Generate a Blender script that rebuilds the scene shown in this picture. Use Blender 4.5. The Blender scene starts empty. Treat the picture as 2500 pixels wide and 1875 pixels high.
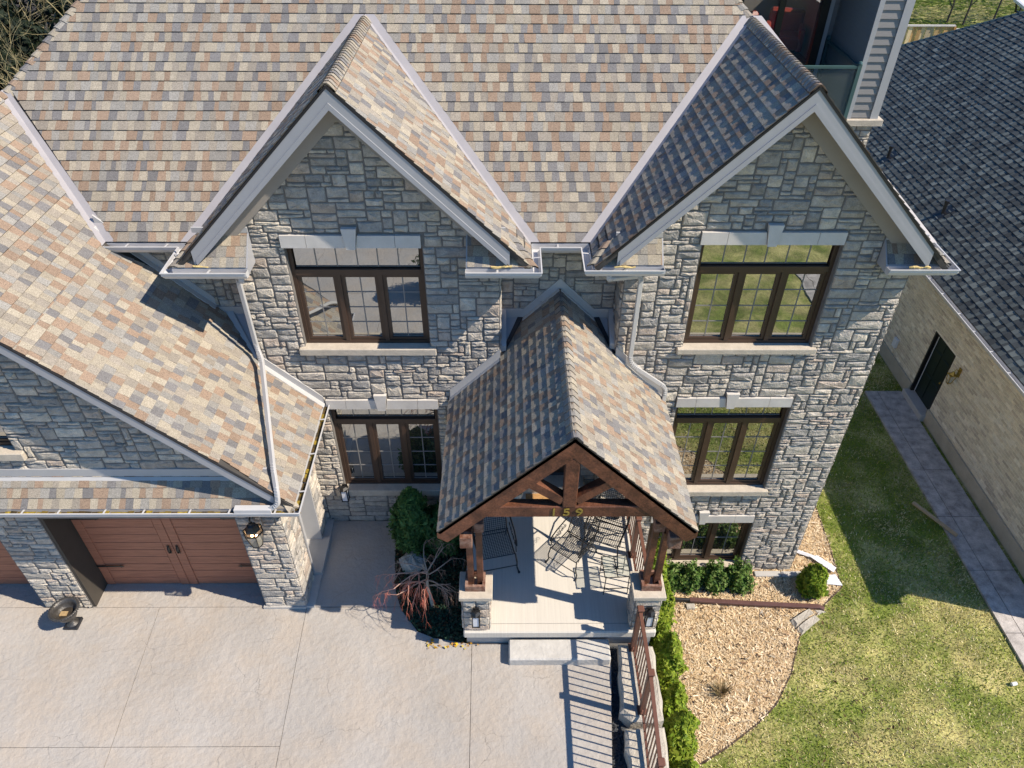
import bpy, math, random
import numpy as np
from mathutils import Vector, Matrix

# ------------------------------------------------------------------ camera, sky, sun, exposure
sc = bpy.context.scene
COL = sc.collection
CAMPOS = (0.0, -9.58, 11.5)
FPX = 1800.0
_p, _y, _r = [math.radians(a) for a in (39.806, 0.65, -0.389)]
_fwd = Vector((math.sin(_y) * math.cos(_p), math.cos(_y) * math.cos(_p), -math.sin(_p)))
_rt = Vector((math.cos(_y), -math.sin(_y), 0)); _dn = _fwd.cross(_rt)
RIGHT = math.cos(_r) * _rt + math.sin(_r) * _dn
DOWN = -math.sin(_r) * _rt + math.cos(_r) * _dn
cam = bpy.data.cameras.new('camera'); cam_o = bpy.data.objects.new('camera', cam); COL.objects.link(cam_o)
cam.sensor_width = 36; cam.lens = FPX / 2500 * 36; cam.clip_start = .1; cam.clip_end = 2000
_m = Matrix((RIGHT, -DOWN, -_fwd)).transposed().to_4x4(); _m.translation = CAMPOS
cam_o.matrix_world = _m
sc.camera = cam_o

KX, KY = 0.895, -0.26
SUN = Vector((KX, KY, 1)).normalized()
world = bpy.data.worlds.new('World'); sc.world = world; world.use_nodes = True
nt = world.node_tree; nt.nodes.clear()
sky = nt.nodes.new('ShaderNodeTexSky'); sky.sky_type = 'NISHITA'; sky.sun_disc = False
sky.sun_elevation = math.asin(SUN.z); sky.sun_rotation = math.atan2(SUN.x, SUN.y)
bg = nt.nodes.new('ShaderNodeBackground'); bg.inputs[1].default_value = 0.12
sky.air_density = 1.0; sky.dust_density = .3; sky.ozone_density = 5
wo = nt.nodes.new('ShaderNodeOutputWorld')
hs = nt.nodes.new('ShaderNodeHueSaturation'); hs.inputs['Saturation'].default_value = 1.3
nt.links.new(sky.outputs[0], hs.inputs['Color']); nt.links.new(hs.outputs[0], bg.inputs[0]); nt.links.new(bg.outputs[0], wo.inputs[0])
sl = bpy.data.lights.new('sun', 'SUN'); sl.energy = 5.0; sl.angle = math.radians(.5); sl.color = (1, .885, .735)
so = bpy.data.objects.new('sun', sl); COL.objects.link(so)
so.rotation_euler = SUN.to_track_quat('Z', 'Y').to_euler(); so.location = (30, -8, 40)
sc.view_settings.view_transform = 'Standard'; sc.view_settings.look = 'None'
sc.view_settings.exposure = 0.42; sc.view_settings.gamma = 1; sc.view_settings.use_curve_mapping = False

R = random.Random(7)
NP = np.random.default_rng(5)
S2 = math.sqrt(2)

def proj(p):
    d = Vector(p) - Vector(CAMPOS); z = d.dot(_fwd)
    if z < .1: return None
    return 1250 + FPX * d.dot(RIGHT) / z, 937.5 + FPX * d.dot(DOWN) / z, z

def shown(p, area, n):
    """size in the picture, 0 outside the frame or facing away"""
    q = proj(p)
    if not q or not (-20 < q[0] < 2520 and -20 < q[1] < 1895): return 0
    d = (Vector(CAMPOS) - Vector(p)); c = d.normalized().dot(n)
    return max(0, c) * area / (q[2] ** 2)

# ------------------------------------------------------------------ mesh helpers
class MB:
    def __init__(s): s.v = []; s.f = []; s.c = []
    def add(s, vs, fs, col=(1, 1, 1)):
        b = len(s.v); s.v += [tuple(v) for v in vs]
        s.f += [tuple(i + b for i in f) for f in fs]; s.c += [col] * len(fs); return s
    def box(s, x0, y0, z0, x1, y1, z1, col=(1, 1, 1)):
        return s.add([(x0, y0, z0), (x1, y0, z0), (x1, y1, z0), (x0, y1, z0), (x0, y0, z1), (x1, y0, z1), (x1, y1, z1), (x0, y1, z1)],
                     [(3, 2, 1, 0), (4, 5, 6, 7), (0, 1, 5, 4), (1, 2, 6, 5), (2, 3, 7, 6), (3, 0, 4, 7)], col)
    def bev(s, x0, y0, z0, x1, y1, z1, b=.01, col=(1, 1, 1)):
        """box with a chamfered top and vertical edges"""
        def ring(i, z): return [(x0 + i, y0, z), (x1 - i, y0, z), (x1, y0 + i, z), (x1, y1 - i, z), (x1 - i, y1, z), (x0 + i, y1, z), (x0, y1 - i, z), (x0, y0 + i, z)]
        top = [(x0 + b, y0 + b, z1), (x1 - b, y0 + b, z1), (x1 - b, y0 + b, z1), (x1 - b, y1 - b, z1), (x1 - b, y1 - b, z1), (x0 + b, y1 - b, z1), (x0 + b, y1 - b, z1), (x0 + b, y0 + b, z1)]
        top = [(x + (R.random() - .5) * 1e-4, y, z) for x, y, z in top]
        vs = ring(b, z0) + ring(b, z1 - b) + top
        fs = [tuple(range(7, -1, -1))] + [(i, (i + 1) % 8, 8 + (i + 1) % 8, 8 + i) for i in range(8)]
        fs += [(8 + i, 8 + (i + 1) % 8, 16 + (i + 1) % 8, 16 + i) for i in range(8)] + [tuple(range(16, 24))]
        return s.add(vs, fs, col)
    def beam(s, p, q, w, h, up=(0, 0, 1), col=(1, 1, 1)):
        p, q = Vector(p), Vector(q); d = (q - p).normalized(); a = d.cross(Vector(up)).normalized(); b = a.cross(d)
        vs = [e + a * (sx * w / 2) + b * (sz * h / 2) for e in (p, q) for sx, sz in ((-1, -1), (1, -1), (1, 1), (-1, 1))]
        return s.add(vs, [(0, 1, 2, 3), (7, 6, 5, 4), (0, 4, 5, 1), (1, 5, 6, 2), (2, 6, 7, 3), (3, 7, 4, 0)], col)
    def prism(s, poly, vec, col=(1, 1, 1)):
        n = len(poly); vec = Vector(vec); a = [Vector(p) for p in poly]
        fs = [tuple(range(n - 1, -1, -1)), tuple(range(n, 2 * n))] + [(i, (i + 1) % n, n + (i + 1) % n, n + i) for i in range(n)]
        return s.add(a + [p + vec for p in a], fs, col)
    def tube(s, pts, rad, n=6, col=(1, 1, 1), prof=None, cap=True):
        pts = [Vector(p) for p in pts]
        if not hasattr(rad, '__len__'): rad = [rad] * len(pts)
        up = None; vs = []
        for i, p in enumerate(pts):
            t = ((pts[min(i + 1, len(pts) - 1)] - pts[max(i - 1, 0)])).normalized()
            if up is None:
                up = Vector((0, 0, 1)) if abs(t.z) < .9 else Vector((0, 1, 0))
            a = t.cross(up).normalized(); b = a.cross(t).normalized(); up = b
            for k in range(n):
                if prof: x, z = prof[k]
                else: x, z = math.cos(2 * math.pi * k / n), math.sin(2 * math.pi * k / n)
                vs.append(p + a * (x * rad[i]) + b * (z * rad[i]))
        fs = [(i * n + k, i * n + (k + 1) % n, (i + 1) * n + (k + 1) % n, (i + 1) * n + k) for i in range(len(pts) - 1) for k in range(n)]
        if cap: fs += [tuple(range(n - 1, -1, -1)), tuple(range((len(pts) - 1) * n, len(pts) * n))]
        return s.add(vs, fs, col)
    def lathe(s, c, prof, n=24, col=(1, 1, 1)):
        vs = [(c[0] + r * math.cos(2 * math.pi * k / n), c[1] + r * math.sin(2 * math.pi * k / n), c[2] + z) for r, z in prof for k in range(n)]
        fs = [(i * n + k, i * n + (k + 1) % n, (i + 1) * n + (k + 1) % n, (i + 1) * n + k) for i in range(len(prof) - 1) for k in range(n)]
        return s.add(vs, fs, col)
    def ball(s, c, r, n=8, col=(1, 1, 1)):
        m = n // 2
        return s.lathe(c, [(r * math.sin(math.pi * i / m) + 1e-4, -r * math.cos(math.pi * i / m)) for i in range(m + 1)], n, col)
    def build(s, name, mat, parent=None, smooth=False):
        me = bpy.data.meshes.new(name); me.from_pydata(s.v, [], s.f)
        ca = me.color_attributes.new('Col', 'FLOAT_COLOR', 'CORNER')
        tot = np.empty(len(me.polygons), np.int32); me.polygons.foreach_get('loop_total', tot)
        cc = np.ones((len(s.c), 4), np.float32); cc[:, :3] = np.array(s.c, np.float32).reshape(-1, 3)
        ca.data.foreach_set('color', np.repeat(cc, tot, axis=0).ravel())
        if smooth: me.polygons.foreach_set('use_smooth', np.ones(len(me.polygons), bool))
        me.materials.append(mat)
        o = bpy.data.objects.new(name, me); COL.objects.link(o)
        if parent: o.parent = parent
        return o

def quads(name, P, col, mat, parent=None):
    """numpy quads/tris: P (n,k,3), col (n,3)"""
    n, k = P.shape[:2]
    me = bpy.data.meshes.new(name); me.vertices.add(n * k); me.vertices.foreach_set('co', P.astype(np.float32).ravel())
    me.loops.add(n * k); me.loops.foreach_set('vertex_index', np.arange(n * k, dtype=np.int32))
    me.polygons.add(n); me.polygons.foreach_set('loop_start', np.arange(0, n * k, k, dtype=np.int32))
    me.update(calc_edges=True)
    ca = me.color_attributes.new('Col', 'FLOAT_COLOR', 'CORNER')
    cc = np.ones((n * k, 4), np.float32); cc[:, :3] = np.repeat(col, k, axis=0)
    ca.data.foreach_set('color', cc.ravel()); me.materials.append(mat)
    o = bpy.data.objects.new(name, me); COL.objects.link(o)
    if parent: o.parent = parent
    return o

def tag(o, label=None, cat=None, group=None, kind=None):
    if label: o['label'] = label
    if cat: o['category'] = cat
    if group: o['group'] = group
    if kind: o['kind'] = kind
    return o

def thing(name, label, cat, loc=(0, 0, 0), rz=0, group=None):
    o = bpy.data.objects.new(name, None); COL.objects.link(o); o.location = loc; o.rotation_euler = (0, 0, rz)
    o.empty_display_size = .1
    return tag(o, label, cat, group)

def copy_tree(o, parent=None):
    c = o.copy(); COL.objects.link(c)
    if parent: c.parent = parent
    for ch in list(o.children): copy_tree(ch, c)
    return c

# ------------------------------------------------------------------ materials
def mat(name, col=(.5, .5, .5), rough=.75, var=.15, scale=6, bump=0, bscale=40, attr=False, metal=0, spec=.4, stretch=None,
        fine=0, fscale=150, tint=None, bdist=.02, bdetail=6, translucent=0):
    m = bpy.data.materials.new(name); m.use_nodes = True; t = m.node_tree; N = t.nodes; L = t.links
    b = N['Principled BSDF']; b.inputs['Roughness'].default_value = rough; b.inputs['Metallic'].default_value = metal
    b.inputs['Specular IOR Level'].default_value = spec
    tc = N.new('ShaderNodeTexCoord'); src = tc.outputs['Object']
    if stretch:
        mp = N.new('ShaderNodeMapping'); mp.inputs['Scale'].default_value = stretch; L.new(src, mp.inputs[0]); src = mp.outputs[0]
    def noise(sca, det=5, rgh=.6):
        n = N.new('ShaderNodeTexNoise'); n.inputs['Scale'].default_value = sca; n.inputs['Detail'].default_value = det
        n.inputs['Roughness'].default_value = rgh; L.new(src, n.inputs['Vector']); return n.outputs['Fac']
    def rng(x, lo, hi, a=.3, c=.7):
        r = N.new('ShaderNodeMapRange'); r.inputs[1].default_value = a; r.inputs[2].default_value = c
        r.inputs[3].default_value = lo; r.inputs[4].default_value = hi; L.new(x, r.inputs[0]); return r.outputs[0]
    def mul(cs, fac):
        x = N.new('ShaderNodeVectorMath'); x.operation = 'SCALE'; L.new(cs, x.inputs[0]); L.new(fac, x.inputs['Scale']); return x.outputs[0]
    if attr:
        a = N.new('ShaderNodeAttribute'); a.attribute_name = 'Col'
        x = N.new('ShaderNodeVectorMath'); x.operation = 'MULTIPLY'; L.new(a.outputs['Color'], x.inputs[0]); x.inputs[1].default_value = col
        c = x.outputs[0]
    else:
        rgb = N.new('ShaderNodeRGB'); rgb.outputs[0].default_value = (*col, 1); c = rgb.outputs[0]
    if tint:
        mx = N.new('ShaderNodeMix'); mx.data_type = 'RGBA'; mx.blend_type = 'MIX'
        L.new(rng(noise(tint[1]), 0, 1, .42, .62), mx.inputs[0]); L.new(c, mx.inputs[6])
        if attr:
            x = N.new('ShaderNodeVectorMath'); x.operation = 'MULTIPLY'; L.new(c, x.inputs[0]); x.inputs[1].default_value = tint[0]; L.new(x.outputs[0], mx.inputs[7])
        else: mx.inputs[7].default_value = (*tint[0], 1)
        c = mx.outputs[2]
    if var: c = mul(c, rng(noise(scale), 1 - var, 1 + var))
    if fine: c = mul(c, rng(noise(fscale, 2), 1 - fine, 1 + fine))
    L.new(c, b.inputs['Base Color'])
    if bump:
        bp = N.new('ShaderNodeBump'); bp.inputs['Strength'].default_value = bump; bp.inputs['Distance'].default_value = bdist
        L.new(noise(bscale, bdetail), bp.inputs['Height']); L.new(bp.outputs[0], b.inputs['Normal'])
    if translucent:
        tr = N.new('ShaderNodeBsdfTranslucent'); L.new(c, tr.inputs[0]); ms = N.new('ShaderNodeMixShader'); ms.inputs[0].default_value = translucent
        L.new(b.outputs[0], ms.inputs[1]); L.new(tr.outputs[0], ms.inputs[2]); L.new(ms.outputs[0], N['Material Output'].inputs[0])
    return m

def glass_mat(name, base, refl, tint=(1, 1, 1)):
    m = bpy.data.materials.new(name); m.use_nodes = True; t = m.node_tree; N = t.nodes; L = t.links
    b = N['Principled BSDF']; b.inputs['Base Color'].default_value = (*base, 1); b.inputs['Roughness'].default_value = .3
    g = N.new('ShaderNodeBsdfGlossy'); g.inputs['Color'].default_value = (*tint, 1); g.inputs['Roughness'].default_value = .008
    fr = N.new('ShaderNodeFresnel'); fr.inputs[0].default_value = 1.5
    a = N.new('ShaderNodeMath'); a.operation = 'ADD'; a.use_clamp = True; a.inputs[1].default_value = refl; L.new(fr.outputs[0], a.inputs[0])
    ms = N.new('ShaderNodeMixShader'); L.new(a.outputs[0], ms.inputs[0]); L.new(b.outputs[0], ms.inputs[1]); L.new(g.outputs[0], ms.inputs[2])
    L.new(ms.outputs[0], N['Material Output'].inputs[0])
    tc = N.new('ShaderNodeTexCoord'); n = N.new('ShaderNodeTexNoise'); n.inputs['Scale'].default_value = 2.2; n.inputs['Detail'].default_value = 1
    L.new(tc.outputs['Object'], n.inputs['Vector']); bp = N.new('ShaderNodeBump'); bp.inputs['Strength'].default_value = .05; bp.inputs['Distance'].default_value = .05
    L.new(n.outputs['Fac'], bp.inputs['Height']); L.new(bp.outputs[0], g.inputs['Normal'])
    return m

M = dict(
    shingle=mat('shingle', (1, 1, 1), .9, .10, 30, .12, 260, True, fine=.38, fscale=95, spec=.15, bdist=.004),
    darkshingle=mat('dark_shingle', (1, 1, 1), .85, .12, 2, .3, 220, True, fine=.3, fscale=150, spec=.3, bdist=.004),
    deck=mat('roof_deck', (.06, .055, .05), .9),
    stone=mat('split_face_stone', (1, 1, 1), .9, .22, 9, .8, 38, True, fine=.16, fscale=70, spec=.2, tint=((.90, .90, .92), 5), bdist=.028, bdetail=9),
    mortar=mat('mortar', (.17, .16, .15), .95, .15, 10, .4, 60),
    cut=mat('cut_limestone', (.60, .57, .53), .8, .08, 4, .15, 90, fine=.06),
    rough_cut=mat('rock_face_sill', (.52, .46, .375), .85, .12, 8, .5, 50, fine=.1),
    alu=mat('painted_aluminium', (.46, .455, .45), .42, .05, 3, spec=.5),
    fascia=mat('fascia_metal', (.36, .365, .385), .38, .05, 2, .05, 6, spec=.5, bdist=.03),
    soffit=mat('soffit', (.33, .30, .27), .6, .05, 3),
    valley=mat('valley_metal', (.36, .345, .355), .45, .06, 3, .05, 5, spec=.5, bdist=.03),
    darkmetal=mat('drip_edge', (.02, .021, .025), .4, .1, 3),
    gutter=mat('gutter_white', (.54, .54, .545), .38, .06, 4, spec=.5),
    moss=mat('moss_debris', (1, 1, 1), .95, .5, 14, .9, 40, True, bdist=.03),
    brown=mat('brown_vinyl', (.062, .036, .024), .45, .12, 5, spec=.45),
    grille=mat('window_grille', (.22, .21, .20), .4, .05, 5),
    glass=glass_mat('window_glass', (.016, .019, .021), .40, (.93, .96, .95)),
    door=mat('garage_door_wood', (.36, .150, .09), .5, .25, 3, .12, 8, stretch=(1.2, 1, 22), fine=.12, fscale=60, spec=.3),
    jamb=mat('jamb_paint', (.055, .048, .040), .6, .1, 4),
    iron=mat('black_iron', (.012, .012, .013), .4, .1, 6, spec=.5),
    concrete=mat('stamped_concrete', (.395, .37, .34), .82, .11, .55, .6, 8, fine=.05, fscale=55, tint=((.41, .365, .315), 1.4), bdist=.045, bdetail=10),
    slab=mat('broomed_concrete', (.60, .565, .50), .8, .07, 1.5, .25, 30, stretch=(30, .7, 1), fine=.05, fscale=20, bdist=.006),
    plain=mat('poured_concrete', (.45, .435, .41), .85, .1, 3, .2, 40, fine=.06),
    walk=mat('grey_walk', (.42, .39, .365), .85, .38, 5, .4, 30, fine=.14, fscale=45),
    wood=mat('stained_timber', (.150, .060, .033), .55, .35, 3.5, .5, 9, fine=.3, fscale=30, spec=.3, tint=((.085, .036, .022), 2.2), bdist=.02, stretch=(1.5, 1.5, 1.5)),
    wood_worn=mat('weathered_timber', (.26, .16, .12), .7, .3, 14, .5, 30, tint=((.15, .06, .035), 9)),
    rail=mat('brown_rail_paint', (.150, .068, .046), .45, .1, 6, spec=.4),
    brass=mat('brass', (.42, .29, .07), .35, .15, 12, metal=.6),
    leaf=mat('leaf', (1, 1, 1), .6, .15, 8, 0, attr=True, spec=.25, translucent=.2),
    bark=mat('bark', (1, 1, 1), .9, .25, 20, .4, 60, attr=True),
    soil=mat('dark_soil', (.035, .027, .02), .95, .4, 9, .8, 30, fine=.3, fscale=60),
    chip=mat('wood_chip', (1, 1, 1), .85, .1, 10, 0, attr=True, spec=.15),
    lawn=mat('lawn_ground', (.17, .21, .04), .95, .35, 1.3, .7, 30, fine=.35, fscale=22, tint=((.42, .38, .15), 1.0), bdist=.05),
    grass=mat('grass_blade', (1, 1, 1), .8, .1, 3, 0, attr=True, spec=.15, translucent=.15),
    brick=mat('pale_brick', (1, 1, 1), .9, .12, 12, .35, 60, True, fine=.1, fscale=60),
    brickmortar=mat('brick_mortar', (.78, .72, .60), .95, .08, 9),
    siding=mat('grey_siding', (.255, .245, .238), .6, .06, 4, .12, 20, stretch=(1, 1, 12), bdist=.01),
    trim=mat('grey_trim', (.42, .42, .425), .5, .05, 4),
    teal=mat('green_rail_metal', (.055, .115, .115), .4, .08, 6, spec=.5),
    red=mat('red_leather', (.26, .035, .02), .4, .15, 6, spec=.5),
    rock=mat('field_rock', (.44, .42, .37), .9, .35, 5, .9, 14, fine=.2, fscale=50, bdist=.05),
    block=mat('armour_stone', (.46, .42, .355), .9, .18, 4, .8, 16, fine=.1, fscale=50, bdist=.04),
    pebble=mat('black_pebble', (.06, .066, .075), .5, .5, 30, 1, 45, bdist=.03),
    white=mat('white_plastic', (.72, .73, .76), .4, .04, 5),
    lampglass=None, digit=mat('gold_digit', (.34, .26, .06), .35, .1, 8, metal=.5),
    cedarplank=mat('fence_plank', (1, 1, 1), .8, .3, 5, .3, 20, True, stretch=(4, 4, .8)),
    asphalt=mat('asphalt', (.05, .05, .052), .9, .15, 4, .3, 90),
    foam=mat('spray_foam', (.62, .47, .20), .8, .2, 30, .5, 60),
    copper=mat('aged_pipe_brown', (.115, .058, .050), .45, .15, 8, spec=.4),
    mat_rug=mat('door_mat', (.42, .24, .10), .95, .2, 20),
)
def simple_glass(name, col, alpha):
    m = bpy.data.materials.new(name); m.use_nodes = True; t = m.node_tree; N = t.nodes; L = t.links
    b = N['Principled BSDF']; b.inputs['Base Color'].default_value = (*col, 1); b.inputs['Roughness'].default_value = .05
    tr = N.new('ShaderNodeBsdfTransparent'); tr.inputs[0].default_value = (.93, .95, .945, 1); ms = N.new('ShaderNodeMixShader'); ms.inputs[0].default_value = alpha
    L.new(tr.outputs[0], ms.inputs[1]); L.new(b.outputs[0], ms.inputs[2]); L.new(ms.outputs[0], N['Material Output'].inputs[0]); return m
M['clear'] = simple_glass('clear_glass', (.30, .36, .35), .12)
M['lampglass'] = simple_glass('lantern_glass', (.62, .58, .48), .45)
def emit(name, col, s):
    m = bpy.data.materials.new(name); m.use_nodes = True; b = m.node_tree.nodes['Principled BSDF']
    b.inputs['Emission Color'].default_value = (*col, 1); b.inputs['Emission Strength'].default_value = s; return m
M['bulb'] = emit('lit_bulb', (1, .55, .2), 14)

# stamped concrete: sparse hairline cracks
def add_cracks(m):
    t = m.node_tree; N = t.nodes; L = t.links; b = N['Principled BSDF']
    tc = N.new('ShaderNodeTexCoord'); nz = N.new('ShaderNodeTexNoise'); nz.inputs['Scale'].default_value = 1.7; nz.inputs['Detail'].default_value = 7
    L.new(tc.outputs['Object'], nz.inputs['Vector'])
    mx = N.new('ShaderNodeMix'); mx.data_type = 'VECTOR'; mx.inputs[0].default_value = .35
    L.new(tc.outputs['Object'], mx.inputs[4]); L.new(nz.outputs['Color'], mx.inputs[5])
    vo = N.new('ShaderNodeTexVoronoi'); vo.feature = 'DISTANCE_TO_EDGE'; vo.inputs['Scale'].default_value = 1.9; L.new(mx.outputs[1], vo.inputs['Vector'])
    r = N.new('ShaderNodeMapRange'); r.inputs[1].default_value = .0; r.inputs[2].default_value = .006; r.inputs[3].default_value = .0; r.inputs[4].default_value = 1; L.new(vo.outputs['Distance'], r.inputs[0])
    n2 = N.new('ShaderNodeTexNoise'); n2.inputs['Scale'].default_value = 1.3; L.new(tc.outputs['Object'], n2.inputs['Vector'])
    r2 = N.new('ShaderNodeMapRange'); r2.inputs[1].default_value = .46; r2.inputs[2].default_value = .62; L.new(n2.outputs['Fac'], r2.inputs[0])
    mm = N.new('ShaderNodeMath'); mm.operation = 'MAXIMUM'; L.new(r.outputs[0], mm.inputs[0])
    inv = N.new('ShaderNodeMath'); inv.operation = 'SUBTRACT'; inv.inputs[0].default_value = 1.0; L.new(r2.outputs[0], inv.inputs[1]); L.new(inv.outputs[0], mm.inputs[1])
    r3 = N.new('ShaderNodeMapRange'); r3.inputs[3].default_value = .70; r3.inputs[4].default_value = 1; L.new(mm.outputs[0], r3.inputs[0])
    old = b.inputs['Base Color'].links[0].from_socket
    x = N.new('ShaderNodeVectorMath'); x.operation = 'SCALE'; L.new(old, x.inputs[0]); L.new(r3.outputs[0], x.inputs['Scale']); L.new(x.outputs[0], b.inputs['Base Color'])
    bp = [n for n in N if n.type == 'BUMP'][0]
    b2 = N.new('ShaderNodeBump'); b2.inputs['Strength'].default_value = .3; b2.inputs['Distance'].default_value = .012; L.new(mm.outputs[0], b2.inputs['Height'])
    L.new(bp.outputs[0], b2.inputs['Normal']); L.new(b2.outputs[0], b.inputs['Normal'])
add_cracks(M['concrete'])

# ------------------------------------------------------------------ generators: shingles, stones, gutters, windows
def clip(poly, a, b, c):
    """keep a*u+b*v<=c"""
    out = []
    for i in range(len(poly)):
        p, q = poly[i], poly[(i + 1) % len(poly)]; dp = a * p[0] + b * p[1] - c; dq = a * q[0] + b * q[1] - c
        if dp <= 0: out.append(p)
        if (dp < 0 < dq) or (dq < 0 < dp):
            t = dp / (dp - dq); out.append((p[0] + t * (q[0] - p[0]), p[1] + t * (q[1] - p[1])))
    return out
def area2(p): return abs(sum(p[i][0] * p[(i + 1) % len(p)][1] - p[(i + 1) % len(p)][0] * p[i][1] for i in range(len(p)))) / 2
def halfplanes(poly):
    s = sum(poly[i][0] * poly[(i + 1) % len(poly)][1] - poly[(i + 1) % len(poly)][0] * poly[i][1] for i in range(len(poly)))
    if s < 0: poly = poly[::-1]
    return [(q[1] - p[1], p[0] - q[0], (q[1] - p[1]) * p[0] + (p[0] - q[0]) * p[1]) for p, q in zip(poly, poly[1:] + poly[:1])]

PAL = [((.345, .305, .240), .24), ((.290, .258, .215), .24), ((.280, .206, .152), .23), ((.185, .178, .176), .15), ((.275, .262, .238), .14)]
DPAL = [((.060, .070, .075), .4), ((.085, .100, .102), .3), ((.13, .15, .147), .15), ((.040, .046, .05), .15)]
def pick(pal, last=None):
    for _ in range(6):
        x = R.random()
        for i, (c, w) in enumerate(pal):
            x -= w
            if x < 0: break
        if last is None or i != last[0]: break
    if last is not None: last[0] = i
    k = R.uniform(.88, 1.12); return tuple(v * k for v in c)

PIECES = {}   # (thing, kind) -> list of (score, verts, faces, col, parent, mat)
def piece(key, score, vs, fs, col, parent, m): PIECES.setdefault(key, []).append((score, vs, fs, col, parent, m))

def shingles(key, parent, O, U, V, N, poly, seed=0, e=.158, pal=PAL, m='shingle', cut=None, tb=.0125, rs=.0045):
    O, U, V, N = Vector(O), Vector(U).normalized(), Vector(V).normalized(), Vector(N).normalized()
    hp = halfplanes(poly); us = [p[0] for p in poly]; vv = [p[1] for p in poly]
    for i in range(int(math.floor(min(vv) / e)), int(math.ceil(max(vv) / e - 1e-6))):
        rr = random.Random(seed * 1000 + i); v0 = i * e + rr.uniform(-.003, .003); v1 = (i + 1) * e
        u = min(us) - rr.uniform(0, .3); raised = rr.random() < .5; sl = 0; lastc = [-1]
        while u < max(us):
            w = rr.uniform(.085, .185) if raised else rr.uniform(.065, .145)
            if rr.random() < .05: w *= 1.5
            sl2 = rr.uniform(-.014, .014)
            q = [(u, v0), (u + w, v0), (u + w + sl2, v1), (u + sl, v1)]
            for h in hp: q = clip(q, *h) if q else q
            if q and cut:
                for h in cut(u + w / 2, v0 + e / 2): q = clip(q, *h) if q else q
            R.seed('%d_%d_%d' % (seed, i, int(u * 1000))); c = pick(pal, lastc)
            if len(q) >= 3 and area2(q) > 4e-4:
                jit = rr.uniform(-.0012, .0012); n = len(q)
                def ht(v): return .002 + (tb + (rs if raised else 0) + jit) * (1 - (v - v0) / e)
                vs = [O + U * a + V * b + N * ht(b) for a, b in q] + [O + U * a + V * b + N * (-.003) for a, b in q]
                ar = sum(q[k][0] * q[(k + 1) % n][1] - q[(k + 1) % n][0] * q[k][1] for k in range(n))
                if ar < 0: vs = vs[:n][::-1] + vs[n:][::-1]
                fs = [tuple(range(n))] + [(k, n + k, n + (k + 1) % n, (k + 1) % n) for k in range(n)]
                cols = [c] + [tuple(x * .35 for x in c)] * n  # edge faces coloured darker, painting in the shadow line under each course
                piece(key, shown(vs[0], area2(q), N), vs, fs, cols, parent, m)
            u += w; raised = not raised; sl = sl2
    R.seed(seed)

def ridge_caps(key, parent, p, q, n1, n2, e=.13, hw=.145, pal=PAL, m='shingle', rise=.02):
    """folded caps from p (low/front end, exposed) to q; n1,n2: unit directions down each slope"""
    p, q, n1, n2 = Vector(p), Vector(q), Vector(n1).normalized(), Vector(n2).normalized(); L = (q - p).length; d = (q - p) / L; up = -(n1 + n2).normalized()
    k = int(L / e)
    for i in range(k):
        a = p + d * (i * e); b = p + d * ((i + 1) * e + .01); c = pick(pal)
        prof = [(n1 * hw, 0), (n1 * hw * .45, .012), (n1 * .035, .008), (n2 * .035, .008), (n2 * hw * .45, .012), (n2 * hw, 0)]
        vs = []
        for base, h in ((a, rise + .012), (b, .014)):
            for s, hh in prof: vs.append(base + s + up * (h + hh))
        vs += [a + s + up * (hh - .004) for s, hh in prof]
        fs = [(j, j + 1, 6 + j + 1, 6 + j) for j in range(5)] + [(12 + j, 12 + j + 1, j + 1, j) for j in range(5)] + [(12, 0, 6), (17, 11, 5)]
        piece(key, shown(a, .03, up), vs, fs, [c] * 5 + [tuple(x * .45 for x in c)] * 7, parent, m)

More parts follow.
